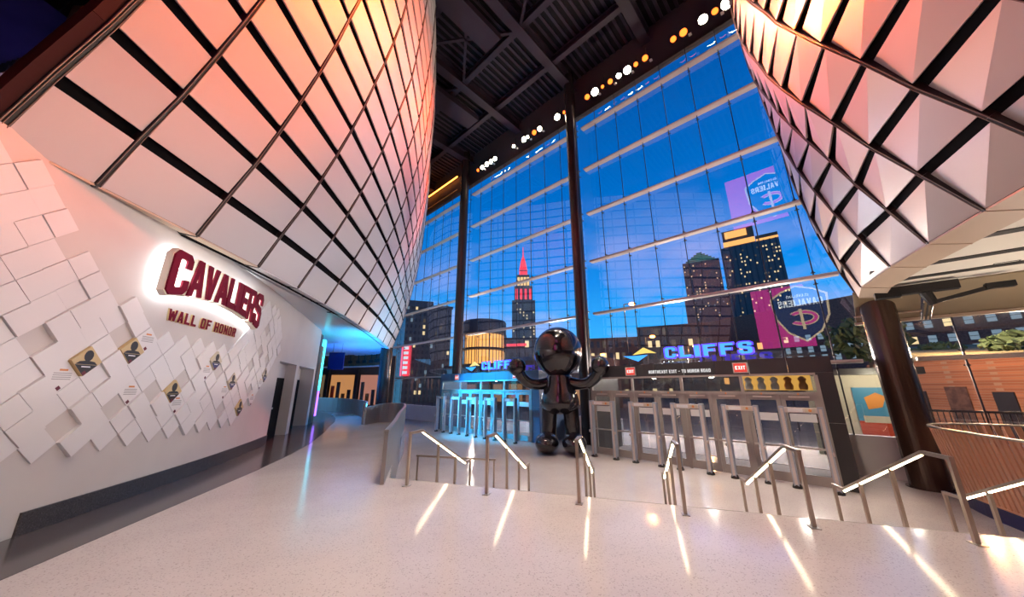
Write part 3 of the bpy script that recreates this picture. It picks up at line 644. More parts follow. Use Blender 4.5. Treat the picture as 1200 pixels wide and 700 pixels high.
# illuminated letter signs on the entrances
def cliffs(v,u0,u1,z0,h,label,lu):
    s=empty('letter_sign',Vector(v.location)+FE*u0+FN*.3+Vector((0,0,3.62)),FR,label=label,cat='sign')
    W=u1-u0; n=6; cw=W/(5.55+.0); x=0
    for ch in 'CLIFFS':
        w=cw*(.40 if ch=='I' else .92); mb=MB(); mf=MB()
        for poly in G[ch]:
            pp=[((p-.3)/.4 if ch=='I' else p,q) for p,q in poly]
            mb.prism(pp,lambda p,q,d:Vector((x+p*w,-d,z0-3.62+ZL*0+q*h)),.08,0); mf.prism(pp,lambda p,q,d:Vector((x+(.5+(p-.5)*.82)*w,-d,z0-3.62+(.5+(q-.5)*.86)*h)),.086,.08)
        l=mb.build('letter','cliffs_blue',s); mf.build('letter_face','cliffs_face',l); x+=w+cw*.13
    zc=z0-3.62; o=lu-u0; S=h
    MB().prism([(o+.0,zc+.52*S),(o+.48,zc+1.12*S),(o+.98,zc+.55*S),(o+.6,zc+.62*S),(o+.48,zc+.6*S)],lambda p,q,d:Vector((p,-d,q)),.06,0).build('emblem_peak','cliffs_yellow',s)
    MB().prism([(o-.42,zc+.45*S),(o+.02,zc+.42*S),(o+.62,zc+.45*S),(o+.2,zc-.08*S)],lambda p,q,d:Vector((p,-d,q)),.06,0).build('emblem_wave','cliffs_face',s)
    MB().b2(-.05,W,-.02,.02,-.02,.0).build('mounting_rail','vest_dark',s)
    for k in range(5): MB().b2(.2+k*W/5,.24+k*W/5,0,.02,-.02,.2).build('stand','vest_dark',s)
cliffs(v1,7.97-4.66,7.97-1.78,3.80,.46,'larger blue glowing letters with yellow peak emblem on the dark clad entrance',7.97-5.95)
cliffs(v2,20.0-15.97,20.0-12.96,3.78,.50,'smaller blue glowing letters on the roof of the blue-lit entrance',20-17.2)
# ---------------------------------------------------------------- metal detectors
def detector():
    d=lempty('metal_detector',(0,0,0)); H=2.18; W=.9
    for s in(-1,1):
        x=s*W/2
        p=MB().b2(x-.065,x+.065,-.09,.09,.06,H).build('post','alu_blue',d)
        MB().b2(x-.035,x+.035,-.094,-.088,.1,H-.05).build('face_strip','alu',p)
        MB().lathe([(.12,0),(.12,.03),(.09,.09),(.08,.11)],(x,0,0),12).build('foot','rubber',d)
        MB().tube((x+.05*s,-.11,.98),(x+.09*s,-.11,.98),.055,12).build('guide_ring','alu',p)
    MB().b2(-W/2+.055,W/2-.055,-.07,.07,H-.17,H-.03).build('crossbar','alu',d)
    MB().b2(-.30,.05,-.078,-.07,H-.15,H-.05).build('label_plate','white_ink',d)
    MB().b2(.10,.34,-.078,-.07,H-.15,H-.05).build('emblem_plate','cream_shop',d)
    MB().tube((.22,-.082,H-.1),(.22,-.078,H-.1),.04,10).build('round_emblem','orange_ink',d)
    return d
proto=detector(); first=True
AR=[(-7.12,.95),(-5.4,.94),(-3.85,.92),(-2.3,.85),(-.82,.85)]
lab=['metal detector before the bronze doors, closest to the sculpture','metal detector before the bronze doors, second from the sculpture','metal detector before the bronze doors, middle of the five','metal detector before the bronze doors, second from the bronze column','metal detector before the bronze doors, closest to the bronze column']
lab2=['metal detector before the turquoise doors, farthest from the sculpture','metal detector before the turquoise doors, second from the far end','metal detector before the turquoise doors, middle of the five','metal detector before the turquoise doors, second from the sculpture','metal detector before the turquoise doors, closest to the sculpture']
AL2=[-18.6,-17.05,-15.5,-13.95,-12.45]
for i in range(10):
    o=proto if first else copy_tree(proto); first=False
    if i<5: o.location=fp(AR[i][0],12.9,ZL); o.scale=(AR[i][1]/.9,1,1); L_=lab[i]
    else: o.location=fp(AL2[i-5],12.95,ZL); o.scale=(.86,1,1); L_=lab2[i-5]
    o.rotation_euler=(0,0,FR); tag(o,L_,'metal detector','metal detectors before the entrances')
# ---------------------------------------------------------------- handrails with light strips
RA=math.atan2(SD.y,SD.x)
def rail_mesh():
    r=lempty('handrail',(0,0,0)); Hh=.91; run=2.1; drop=.98
    # local y runs downhill; posts stand on the landing, steps and lower floor
    w=.045
    MB().b2(-w/2,w/2,-.42,-.42+w,0,Hh).build('post','rail_bronze',r); MB().b2(-.05,.05,-.47,-.33,0,.012).build('foot_plate','steel',r)
    MB().bar((0,-.42,Hh),(0,0,Hh),.05,.045).build('top_rail','rail_bronze',r)
    sl=MB().bar((0,0,Hh),(0,run,Hh-drop),.05,.045).build('sloping_rail','rail_bronze',r)
    MB().bar((0,.03,Hh-.035),(0,run-.02,Hh-drop-.028),.03,.022).build('light_strip','led_warm',sl)
    MB().bar((0,run,Hh-drop),(0,run+.32,Hh-drop),.05,.045).build('end_rail','rail_bronze',r)
    for y,zb in((.7,-.32-.16),(1.55,-.96+.16)):
        zt=Hh-drop*y/run; MB().b2(-w/2,w/2,y-w/2,y+w/2,zb+.0,zt-.02).build('post','rail_bronze',r)
    MB().b2(-w/2,w/2,run+.28,run+.32,-.96,Hh-drop-.02).build('post','rail_bronze',r)
    return r
rp=rail_mesh(); first=True
TOPS=[(-1.86,6.96),(-.36,6.47),(1.12,5.99),(2.52,5.46),(3.95,5.0),(5.43,4.56),(6.95,4.06)]
names=['beside the curved metal ramp wall','second from the curved metal ramp wall','third from the curved metal ramp wall','midmost of the seven lit handrails','third from the copper slatted guard','second from the copper slatted guard','nearest the copper slatted guard']
for (x,y),nm in zip(TOPS,names):
    o=rp if first else copy_tree(rp); first=False
    p=Vector((x,y,0)); t=(p-S0).dot(SN); p-=SN*(t-.03); o.location=p; o.rotation_euler=(0,0,RA); tag(o,'bronze handrail with glowing strip down the steps, '+nm,'handrail','lit handrails on the steps')
# second low rail left of the stair
r=empty('guard_rail',S0+SN*2.4+SD*-.2+Vector((0,0,ZL)),label='plain thin bronze rail on the lower floor by the ramp wall',cat='handrail')
q0=S0+SN*2.35+SD*(-.9); q1=S0+SN*2.5+SD*1.35
MB().bar(Vector((q0.x,q0.y,-.05)),Vector((q1.x,q1.y,-.05)),.045,.045).build('top_rail','rail_bronze',r)
for t in(0.02,.5,.98):
    p=q0.lerp(q1,t); MB().bar(Vector((p.x,p.y,ZL)),Vector((p.x,p.y,-.06)),.04,.04,(1,0,0)).build('post','rail_bronze',r)
# ---------------------------------------------------------------- ramp walls
def curved_wall(name,label,pts,z0,hs,th,mt_,nseg):
    """pts plan polyline, smoothed; separate metal sheets"""
    P=[Vector((x,y,0)) for x,y in pts]; out=[]
    for i in range(len(P)-1):
        a=P[max(i-1,0)];b=P[i];c=P[i+1];d=P[min(i+2,len(P)-1)]
        for k in range(nseg):
            t=k/nseg; out.append(.5*((2*b)+(c-a)*t+(2*a-5*b+4*c-d)*t*t+(3*b-a-3*c+d)*t*t*t))
    out.append(P[-1]); n=len(out); w=empty(name,Vector((pts[0][0],pts[0][1],z0)),label=label,cat='ramp wall')
    top=MB()
    for i in range(n-1):
        a,b=out[i],out[i+1]; tn=(b-a).normalized(); nn=Vector((-tn.y,tn.x,0))*th/2
        h0=hs(i/(n-1)); h1=hs((i+1)/(n-1))
        f=lambda p,z:Vector((p.x,p.y,z)); e=tn*.006
        MB().hexa([f(a+e-nn,z0),f(b-e-nn,z0),f(b-e+nn,z0),f(a+e+nn,z0),f(a+e-nn,h0),f(b-e-nn,h1),f(b-e+nn,h1),f(a+e+nn,h0)]).build('sheet',mt_,w)
        top.bar(f(a,h0+.012),f(b,h1+.012),th*1.25,.03)
    top.build('cap_rail','steel',w); return w
curved_wall('ramp_wall','curved brushed metal ramp wall ending beside the first handrail',[(-2.42,6.78),(-2.95,8.8),(-3.75,11.6),(-4.6,14.8),(-5.4,17.3),(-6.1,18.3),(-6.9,18.0),(-7.15,16.9)],ZL,lambda t:.93 if t<.8 else .93-.15*(t-.8)/.2,.07,'ramp_metal',6)
MB().box((-2.42,6.74,.45),(.09,.05,.97)).build('ramp_wall_end','oak',None,label='pale wooden end post of the curved metal ramp wall',cat='post',base=(-2.42,6.74,0)) if False else None
curved_wall('ramp_wall','far curved blue-lit ramp wall behind the dark floor border',[(-7.3,17.0),(-8.3,19.6),(-10.4,23.0),(-13.2,26.0),(-17,28.4)],-.3,lambda t:.95,.07,'ramp_metal',6)
# far curved bulkhead with fixtures under the balcony end
bk=empty('curved_bulkhead',(-10,30,3.6),label='curved bronze bulkhead with black fixtures below the far soffit',cat='bulkhead')
bp=[(-9.5,25.5),(-10.4,27.5),(-11.9,29.1),(-14.1,30.2),(-17,30.9),(-21,31.2),(-27,31.3)]
for i in range(len(bp)-1):
    a=Vector((*bp[i],0)); b=Vector((*bp[i+1],0)); MB().bar(a+Vector((0,0,4.08)),b+Vector((0,0,4.08)),.12,1.08).build('bulkhead_panel','oak',bk)
    MB().bar(a+Vector((0,0,3.55)),b+Vector((0,0,3.55)),.3,.1).build('lower_lip','soffit_white',bk)
    for k in range(3):
        p=a.lerp(b,(k+.5)/3); MB().box((p.x,p.y-.3,3.95),(.3,.2,.25)).build('fixture','black_ink',bk)
        MB().box((p.x,p.y-.3,4.3),(.06,.06,.5)).build('fixture_stem','black_ink',bk)
hp=MB().b2(-12.15,-11.15,22.0,22.12,2.9,4.0).build('hanging_panel','navy_base',label='plain dark blue panel hanging from the soffit beside the wall end',cat='panel',base=(-11.65,22.06,2.9))
for x in (-11.95,-11.35): MB().bar((x,22.06,4.0),(x,22.06,4.62),.03,.03,(1,0,0)).build('hanger','steel',hp)
# ---------------------------------------------------------------- copper slatted guard on the right
cgd=empty('slatted_guard',(10.5,8,ZL),label='copper slatted oval guard on a dark blue base at the right',cat='guard')
top=[(8.2,3.6),(8.6,4.6),(9.0,5.6),(9.35,6.5),(9.75,7.4),(10.25,8.35),(10.85,9.1),(11.6,9.45),(12.5,9.3),(13.5,8.6),(14.4,7.6),(14.9,6.4)]
def smooth(pts,n):
    P=[Vector((x,y,0)) for x,y in pts]; out=[]
    for i in range(len(P)-1):
        a=P[max(i-1,0)];b=P[i];c=P[i+1];d=P[min(i+2,len(P)-1)]
        for k in range(n):
            t=k/n; out.append(.5*((2*b)+(c-a)*t+(2*a-5*b+4*c-d)*t*t+(3*b-a-3*c+d)*t*t*t))
    return out+[P[-1]]
tp=smooth(top,7); ctr=Vector((13,6.0,0))
def inn(p,d): v=(ctr-p); v.z=0; return p+v.normalized()*d
for i in range(len(tp)-1):
    a,b=tp[i],tp[i+1]; t=(b-a); c=(a+b)/2; tn=t.normalized()*t.length*.31; nn=Vector((-t.y,t.x,0)).normalized()*.012
    d=inn(c,.16)
    MB().hexa([Vector((d.x,d.y,-.62))-tn-nn,Vector((d.x,d.y,-.62))+tn-nn,Vector((d.x,d.y,-.62))+tn+nn,Vector((d.x,d.y,-.62))-tn+nn,Vector((c.x,c.y,.78))-tn-nn,Vector((c.x,c.y,.78))+tn-nn,Vector((c.x,c.y,.78))+tn+nn,Vector((c.x,c.y,.78))-tn+nn]).build('slat','copper_slat',cgd)
m=MB()
for i in range(len(tp)-1): m.bar(tp[i]+Vector((0,0,.80)),tp[i+1]+Vector((0,0,.80)),.07,.04)
m.build('top_rim','steel',cgd)
m=MB(); m2=MB()
for i in range(len(tp)-1):
    a,b=inn(tp[i],.16),inn(tp[i+1],.16); m.bar(a+Vector((0,0,-.63)),b+Vector((0,0,-.63)),.06,.03)
    a,b=inn(tp[i],.30),inn(tp[i+1],.30); m2.bar(a+Vector((0,0,-.79)),b+Vector((0,0,-.79)),.2,.34)
m.build('lower_rim','copper_slat',cgd); m2.build('base_wall','navy_base',cgd)
cw_=empty('wall_concourse',(-22,32,0),kind='structure',label='dark concourse wall with lit shop openings beyond the ramp')
MB().b2(-40,-11.3,32.2,32.5,-1,4.7).build('wall_body','wall_dark',cw_)
for k,x in enumerate((-34,-31.2,-28.4,-25.6,-22.8,-20.0,-17.2,-14.4)):
    MB().b2(x,x+2.2,32.08,32.2,.2,2.9).build('shop_opening',['warm_shop','pink_shop','win_dim'][k%3],cw_); MB().b2(x+2.3,x+2.6,31.9,32.2,-.2,3.4).build('dark_pier','mull_black',cw_)
    for q in range(4): MB().b2(x+.15+q*.52,x+.45+q*.52,31.96,32.06,.2,1.2+.35*((q*5+k)%4)).build('display_item',['oak','tower_dark','poster_red','tower_grey'][(q+k)%4],cw_)
# ---------------------------------------------------------------- black sculpture
def blob(mb,c,r,n=20,m=14,rot=None):
    c=Vector(c); v=[]; f=[]
    for j in range(m+1):
        th=PI*j/m
        for i in range(n):
            ph=2*PI*i/n; p=Vector((r[0]*math.sin(th)*math.cos(ph),r[1]*math.sin(th)*math.sin(ph),r[2]*math.cos(th)))
            if rot is not None: p=rot@p
            v.append(c+p)
    for j in range(m):
        for i in range(n): f.append((j*n+i,(j+1)*n+i,(j+1)*n+(i+1)%n,j*n+(i+1)%n))
    mb.add(v,f)
def limb(mb,pts,n=18,sub=6):
    """tapered smooth limb through (x,y,z,r)"""
    P=[Vector(p) for p in pts]; Q=[]
    for i in range(len(P)-1):
        a=P[max(i-1,0)];b=P[i];c=P[i+1];d=P[min(i+2,len(P)-1)]
        for k in range(sub):
            t=k/sub; Q.append(.5*((2*b)+(c-a)*t+(2*a-5*b+4*c-d)*t*t+(3*b-a-3*c+d)*t*t*t))
    Q.append(P[-1]); v=[]; f=[]; ref=None
    for i,q in enumerate(Q):
        d=(Q[min(i+1,len(Q)-1)]-Q[max(i-1,0)]).to_3d(); d.normalize()
        if ref is None: ref=d.orthogonal().normalized()
        x=(ref-d*ref.dot(d)).normalized(); ref=x; y=d.cross(x)
        for k in range(n): v.append(q.to_3d()+x*(q.w*math.cos(2*PI*k/n))+y*(q.w*math.sin(2*PI*k/n)))
    for i in range(len(Q)-1):
        for k in range(n): f.append((i*n+k,i*n+(k+1)%n,(i+1)*n+(k+1)%n,(i+1)*n+k))
    f+=[tuple(range(n-1,-1,-1)),tuple((len(Q)-1)*n+k for k in range(n))]; mb.add(v,f)
su=lempty('abstract_sculpture',(2.15,15.5,ZL),math.radians(-12),label='huge glossy black abstract standing figure between the two entrances',cat='sculpture')
su['_local']=1
m=MB(); limb(m,[(0,0,1.55,.10),(0,0,1.62,.55),(0,0,1.95,.86),(0,0,2.4,.80),(0,0,2.9,.60),(0,0,3.25,.52),(0,0,3.4,.35)],24); m.build('torso','statue_black',su,smooth=True)
m=MB(); blob(m,(0,-.05,4.32),(1.12,1.0,1.16),28,18); m.build('head','statue_black',su,smooth=True)
for s in(-1,1):
    m=MB(); limb(m,[(s*.38,0,2.95,.26),(s*.85,-.1,2.85,.25),(s*1.3,-.25,2.9,.24),(s*1.62,-.4,3.15,.25),(s*1.78,-.5,3.45,.27)],16); blob(m,(s*1.84,-.52,3.62),(.40,.36,.42)); m.build('arm','statue_black',su,smooth=True)
    m=MB(); limb(m,[(s*.45,0,1.95,.36),(s*.5,0,1.3,.34),(s*.52,0,.8,.33),(s*.52,0,.5,.33)],18); m.build('leg','statue_black',su,smooth=True)
    m=MB(); blob(m,(s*.58,-.35,.42),(.52,.85,.43)); m.build('foot','statue_black',su,smooth=True)
# ---------------------------------------------------------------- video boards hung behind the landing (seen mirrored in the glass)
def board(a,n,z,w,h,label,sx,S):
    b=empty('video_board',fp(a,n,z),FR,label=label,cat='screen')
    X=lambda u,v,d:Vector((-u,d,v))         # reads left to right for someone facing it
    R=lambda x0,x1,z0,z1,d0,d1,nm,mt_,p=b:MB().prism([(x0,z0),(x1,z0),(x1,z1),(x0,z1)],X,d1,d0).build(nm,mt_,p)
    R(-w/2,w/2,-h/2,h/2,-.15,0,'cabinet','black_ink'); R(-w/2+.05,w/2-.05,-h/2+.05,h/2-.05,0,.01,'picture','screen_magenta')
    X0=X; X=lambda u,v,d:X0(u-sx,v,d)
    sh=[(0,-1.05),(.45,-.72),(.72,-.2),(.78,.55),(.45,.78),(0,.95),(-.45,.78),(-.78,.55),(-.72,-.2),(-.45,-.72)]
    MB().prism([(u*S*1.0,v*S) for u,v in sh],X,.02,.01).build('shield_border','screen_gold',b)
    MB().prism([(u*S*.92,v*S*.94) for u,v in sh],X,.03,.02).build('shield_field','screen_navy',b)
    t,_=text_mb('CLEVELAND',X,-.30*S,.52*S,.09*S,.055*S,.013*S,.04,.03); t.build('small_lettering','screen_white',b)
    t,_=text_mb('CAVALIERS',X,-.62*S,.20*S,.24*S,.118*S,.024*S,.04,.03); t.build('large_lettering','screen_white',b)
    ring=[];
    for k in range(17):
        A=math.radians(40+k*280/16); ring.append((.42*S*math.cos(A)-.02*S,-.22*S+.27*S*math.sin(A)))
    inn_=[]
    for k in range(17):
        A=math.radians(40+k*280/16); inn_.append((.27*S*math.cos(A)-.02*S,-.22*S+.13*S*math.sin(A)))
    m=MB(); m2=MB()
    for k in range(16):
        m.prism([ring[k],ring[k+1],inn_[k+1],inn_[k]],X,.045,.03)
        o=[(p[0]*.93,-.22*S+(p[1]+.22*S)*.9) for p in (ring[k],ring[k+1])]; i2=[(p[0]*1.1,-.22*S+(p[1]+.22*S)*1.2) for p in (inn_[k+1],inn_[k])]
        m2.prism(o+i2,X,.055,.045)
    m.build('emblem_outline','screen_gold',b); m2.build('emblem_letter','screen_wine',b)
    MB().prism([(-.05*S,-.62*S),(.03*S,-.62*S),(.05*S,.1*S),(-.03*S,.1*S)],X,.065,.055).build('emblem_sword','screen_gold',b)
    for x in(-w*.3,w*.3): MB().bar((x,-.1,h/2),(x,-.1,(22.4 if z>12 else 15.78)-z),.03,.03,(1,0,0)).build('cable','black_ink',b)
board(-1.6,-2.0,18.4,5.2,5.2,'upper magenta video board with a navy team shield, mirrored in the glass',.55,2.2)
board(-2.1,-2.0,7.6,3.6,5.6,'lower magenta video board with a navy team shield, mirrored in the glass',1.25,2.3)
# ---------------------------------------------------------------- outside: street and city
ZG=-1.1
gp=[tuple(fp(-900,NG+.3,0)[:2]),tuple(fp(900,NG+.3,0)[:2]),tuple(fp(900,1200,0)[:2]),tuple(fp(-900,1200,0)[:2])]
flat(gp,ZG-.2,ZG).build('ground_outside','asphalt',kind='structure',label='dark street outside the glazing')
fbox(-60,60,NG+.3,NG+6,ZG,ZG+.12).build('sidewalk','sidewalk',kind='structure',label='pavement in front of the glazing')
def rayd(px,py):
    a=(px-600)/F_; b=(350-py)/F_; c,s=math.cos(TH_),math.sin(TH_); return Vector((a,c-b*s,s+b*c))
def at(px,py,D):
    r=rayd(px,py); t=D/math.hypot(r.x,r.y); return Vector((r.x*t,r.y*t,1.75+r.z*t))
def tower(name,label,px0,px1,py,D,depth,mt_,cat='building'):
    """box whose front spans px0..px1 at the height of py; local x along the front, y away"""
    a=at(px0,py,D); b=at(px1,py,D); d=(b-a); d.z=0; w=d.length; rz=math.atan2(d.y,d.x); e=empty(name,Vector((a.x,a.y,ZG)),rz,label=label,cat=cat); h=a.z*.5+b.z*.5-ZG
    return e,w,h
def windows(e,w,z0,z1,nx,nz,ww,wh,mats,prob,y=-.05,x0=0,seed=1):
    rr=random.Random(seed); mbs={k:MB() for k in mats}
    for i in range(nx):
        for j in range(nz):
            if rr.random()>prob: continue
            k=rr.choice(mats); x=x0+(i+.5)*w/nx; z=z0+(j+.5)*(z1-z0)/nz; mbs[k].b2(x-ww/2,x+ww/2,y-.05,y,z-wh/2,z+wh/2)
    for k,mb in mbs.items():
        if mb.v: mb.build('lit_windows',k,e,kind='stuff')
# slender stepped tower with red and gold lit top
e,w,h=tower('stepped_tower','slender stepped tower with red and gold lit crown',600,627,352,350,24,'stone_tower')
MB().b2(0,w,0,w,0,h).build('shaft','stone_tower',e); windows(e,w,h*.2,h*.98,7,22,w*.05,h*.018,['win_lit','win_dim'],.45)
for f0,f1,z0,z1,mt_ in ((.1,.9,h,h*1.18,'tower_red'),(.22,.78,h*1.18,h*1.33,'tower_gold'),(.32,.68,h*1.33,h*1.40,'tower_red')):
    MB().b2(w*f0,w*f1,w*f0,w*f1,z0,z1).build('tier','stone_tower',e)
    for k in range(4): x=w*(f0+(f1-f0)*(k+.5)/4); MB().b2(x-w*.05,x+w*.05,w*f0-.3,w*f0,z0+(z1-z0)*.1,z1-(z1-z0)*.2).build('lit_bay',mt_,e)
MB().lathe([(w*.2,h*1.40),(w*.12,h*1.52),(w*.03,h*1.60),(w*.015,h*1.72)],(w/2,w/2,0),8).build('spire','tower_red',e)
MB().b2(-w*.4,w*1.4,-w*.3,w*1.2,0,h*.45).build('podium','stone_tower',e)
# dark tower with pointed cap
e,w,h=tower('pointed_tower','dark tower with stepped pyramid cap and green lit lines',799,843,306,300,40,'tower_dark')
MB().b2(0,w,0,w,0,h).build('shaft','tower_dark',e); MB().b2(-w*.08,w*1.08,-.5,w*1.05,0,h*.72).build('lower_shaft','tower_dark',e)
windows(e,w*1.1,h*.1,h*.7,14,30,w*.03,h*.01,['win_lit','win_cool','win_dim'],.3,y=-.6,x0=-w*.05); windows(e,w,h*.72,h*.98,12,12,w*.03,h*.01,['win_lit','win_dim'],.3,y=-.05,seed=4)
for k in range(5):
    f=.1+.08*k; MB().b2(w*f,w*(1-f),w*f,w*(1-f),h*(1+.022*k),h*(1+.022*(k+1))).build('cap_tier','tower_dark',e)
    MB().b2(w*f,w*(1-f),w*f-.4,w*f,h*(1+.022*k)+h*.006,h*(1+.022*k)+h*.011).build('cap_line','tower_green',e)
MB().b2(w*.3,w*.75,w*.05,w*.09,h*.985,h*1.0).build('red_band','tower_red',e)
# broad tower with amber crown
e,w,h=tower('broad_tower','broad dark office tower with amber lit crown and bright windows',844,914,285,210,40,'tower_grey')
MB().b2(0,w,0,w*.7,0,h).build('shaft','tower_grey',e)
for k in range(10): x=w*(k+.5)/10; MB().b2(x-w*.012,x+w*.012,-.5,0,0,h).build('pier','tower_dark',e)
windows(e,w,h*.05,h*.97,20,34,w*.024,h*.011,['win_lit','win_lit','win_dim'],.34,y=-.1)
MB().b2(w*.05,w*.62,w*.05,w*.5,h,h*1.13).build('crown','brick_ext',e)
MB().b2(w*.05,w*.62,w*.03,w*.05,h*1.01,h*1.045).build('crown_band','win_amber',e); MB().b2(w*.1,w*.5,w*.03,w*.05,h*1.07,h*1.12).build('crown_band','win_amber',e)
MB().b2(w*.63,w*1.0,w*.0,w*.5,h,h*1.04).build('side_crown','brick_ext',e); MB().b2(w*.63,w*1.0,-.3,.0,h*1.0,h*1.015).build('crown_band','win_amber',e)
# low buildings along the far side of the street
def lowb(label,p0,p1,py,D,mt_,nx,nz,mats,prob,seed,roof=True):
    e,w,h=tower('low_building',label,p0,p1,py,D,20,mt_); MB().b2(0,w,0,18,0,h).build('body',mt_,e)
    MB().b2(-.2,w+.2,-.3,.4,h-.5,h).build('cornice',mt_,e)
    rr=random.Random(seed); ms={k:MB().b2(-.5,.5,0,.12,-.5,.5).mesh('window',k) for k in mats}
    ww=w/nx*.5; wh=h/nz*.55
    for i in range(nx):
        for j in range(nz):
            k=rr.choice(mats) if rr.random()<prob else 'tower_dark'
            if k not in ms: ms[k]=MB().b2(-.5,.5,0,.12,-.5,.5).mesh('window',k)
            o=inst(ms[k],'window',e,((i+.5)*w/nx,-.13,(j+.45)*h/nz)); o.scale=(ww,1,wh)
    return e,w,h
lowb('brown brick block with lit windows behind the sculpture column',690,748,396,95,'brick_ext',8,5,['win_lit','win_dim','win_dim'],.55,3)
lowb('taller dark brown block in front of the pointed tower',746,832,381,110,'brick_dark',9,6,['win_dim','win_lit'],.25,5)
lowb('dim long block below the broad tower',828,976,398,120,'brick_dark',12,5,['win_dim','win_amber'],.4,8)
lowb('dark block with red lit cornice behind the blue letters',586,640,396,100,'tower_grey',6,5,['win_dim','win_lit'],.35,9)
a=at(588,405,99.4); b=at(617,404,99.4); MB().bar(a,b,.5,.7).build('neon_sign','sign_red',label='red glowing line across the dark block',cat='sign',base=a)
e,w,h=lowb('big dark glazed block at the far left of the glazing',440,530,357,70,'tower_grey',18,15,['win_dim','win_cool','win_lit'],.14,11)
MB().b2(w*.2,w*.75,2,12,h,h*1.07).build('roof_block','tower_grey',e)
a=at(474,405,69); b=at(474,441,69); MB().b2(-.9,.9,-.3,.3,0,a.z-b.z).build('blade_sign','sign_red',label='tall red and white blade sign on the far dark block',cat='sign') 
o=bpy.data.objects['blade_sign']; o.location=b
m=MB()
for k in range(6): m.b2(-.5,.5,-.36,-.3,.4+k*(a.z-b.z)/6.3,.4+k*(a.z-b.z)/6.3+.55)
m2=m.mesh('sign_marks','sign_white'); inst(m2,'sign_marks',o)
# glass drum
c0=at(568,380,84); e=empty('round_building',Vector((c0.x,c0.y,ZG)),label='round glass building glowing amber inside',cat='building',local=True)
Rr=5.6; hh=c0.z-ZG
m=MB().lathe([(Rr,hh*.84),(Rr,hh),(Rr*.97,hh+.4)],(0,0,0),32); m.build('dark_crown','tower_dark',e)
for k in range(4): MB().lathe([(Rr*.9,hh*.84*k/4+.5),(Rr*.9,hh*.84*(k+1)/4-.2)],(0,0,0),32).build('lit_storey','win_amber',e); MB().lathe([(Rr,hh*.84*k/4),(Rr,hh*.84*k/4+.45)],(0,0,0),32).build('floor_band','tower_dark',e)
for k in range(40): A=2*PI*k/40; MB().bar((Rr*math.cos(A),Rr*math.sin(A),0),(Rr*math.cos(A),Rr*math.sin(A),hh*.84),.16,.16,(1,0,0)).build('fin','tower_dark',e)
# brick building across the street on the right
P0=at(1040,400,112); d=Vector((.407,-.914,0)); e=empty('brick_building',Vector((P0.x,P0.y,ZG))-d*50,math.atan2(d.y,d.x),label='long brown brick building with rows of pale sash windows',cat='building')
zr=[at(1100,y,110).z-ZG for y in(379,397,410)]
MB().b2(0,150,0,14,0,zr[0]+9).build('body','brick_dark',e)
for z in (zr[0]-1.5,zr[1]-1.3): MB().b2(0,150,-.25,0,z-.2,z+.1).build('string_course','brick_ext',e)
mp_={k:MB().b2(-.55,.55,-.12,0,-.75,.75).mesh('window',k) for k in('win_cool','win_lit')}; mf_=MB().b2(-.68,.68,-.08,0,-.88,.88).mesh('window_frame','tower_dark'); ms_=MB().b2(-.55,.55,-.16,-.1,-.05,.05).mesh('sash_bar','tower_dark')
for r_ in range(3):
    for i in range(54):
        x=2+i*2.6; o=inst(mf_,'window_frame',e,(x,0,zr[r_])); inst(mp_['win_lit' if (i*7+r_*3)%11==0 else 'win_cool'],'pane',o,(0,-.05,0)); inst(ms_,'sash_bar',o,(0,-.05,0))
# embankment and retaining wall
def quad(p,nm,mt_,lab,kind='structure'):
    m=MB(); m.hexa([v+Vector((0,0,-.6)) for v in p]+p); return m.build(nm,mt_,kind=kind,label=lab)
q0=at(1030,424,42);q1=at(1290,418,34);q2=at(1290,398,96);q3=at(1030,408,96)
quad([q0,q1,q2,q3],'hill','hill_grass','dry grassy bank below the brick building')
def brickmat(name,c1,c2,mortar,sc_):
    m=mat(name,c1,.85); nt=m.node_tree; t=nt.nodes.new('ShaderNodeTexBrick'); tc=nt.nodes.new('ShaderNodeTexCoord'); mp=nt.nodes.new('ShaderNodeMapping'); mp.inputs['Rotation'].default_value=(PI/2,0,0)
    nt.links.new(tc.outputs['Object'],mp.inputs[0]); nt.links.new(mp.outputs[0],t.inputs[0]); t.inputs['Color1'].default_value=(*c1,1); t.inputs['Color2'].default_value=(*c2,1); t.inputs['Mortar'].default_value=(*mortar,1); t.inputs['Scale'].default_value=sc_; nt.links.new(t.outputs[0],nt.nodes['Principled BSDF'].inputs['Base Color'])
brickmat('brick_orange',(.42,.18,.09),(.28,.11,.055),(.36,.24,.16),1.6)
rw=empty('retaining_wall',Vector((at(1020,426,40).x,at(1020,426,40).y,ZG)),label='orange-lit brick retaining wall with dark openings across the street',cat='wall')
a=at(1020,428,40.5);b=at(1300,420,33); MB().bar(Vector((a.x,a.y,(a.z+ZG)/2)),Vector((b.x,b.y,(a.z+ZG)/2)),.6,a.z-ZG).build('wall_body','brick_orange',rw)
dd=(b-a); dd.z=0; L_=dd.length; dd.normalize(); nn=Vector((dd.y,-dd.x,0)); nn=-nn if nn.dot(Vector((a.x,a.y,0)))>0 else nn
for f0,f1,mt_,z1 in ((.22,.32,'black_ink',2.6),(.42,.52,'brick_dark',2.9),(.62,.7,'black_ink',2.6),(.8,.9,'poster_orange',2.9)):
    p=a+dd*L_*f0+nn*.33; q=a+dd*L_*f1+nn*.33; MB().bar(Vector((p.x,p.y,ZG+z1/2)),Vector((q.x,q.y,ZG+z1/2)),.08,z1).build('opening',mt_,rw)
for i in range(2): point('street_fill',a+dd*L_*(.7+.22*i)+nn*4+Vector((0,0,2.0)),900,(1,.42,.14),.2)  # added without lamp bodies to light the retaining wall
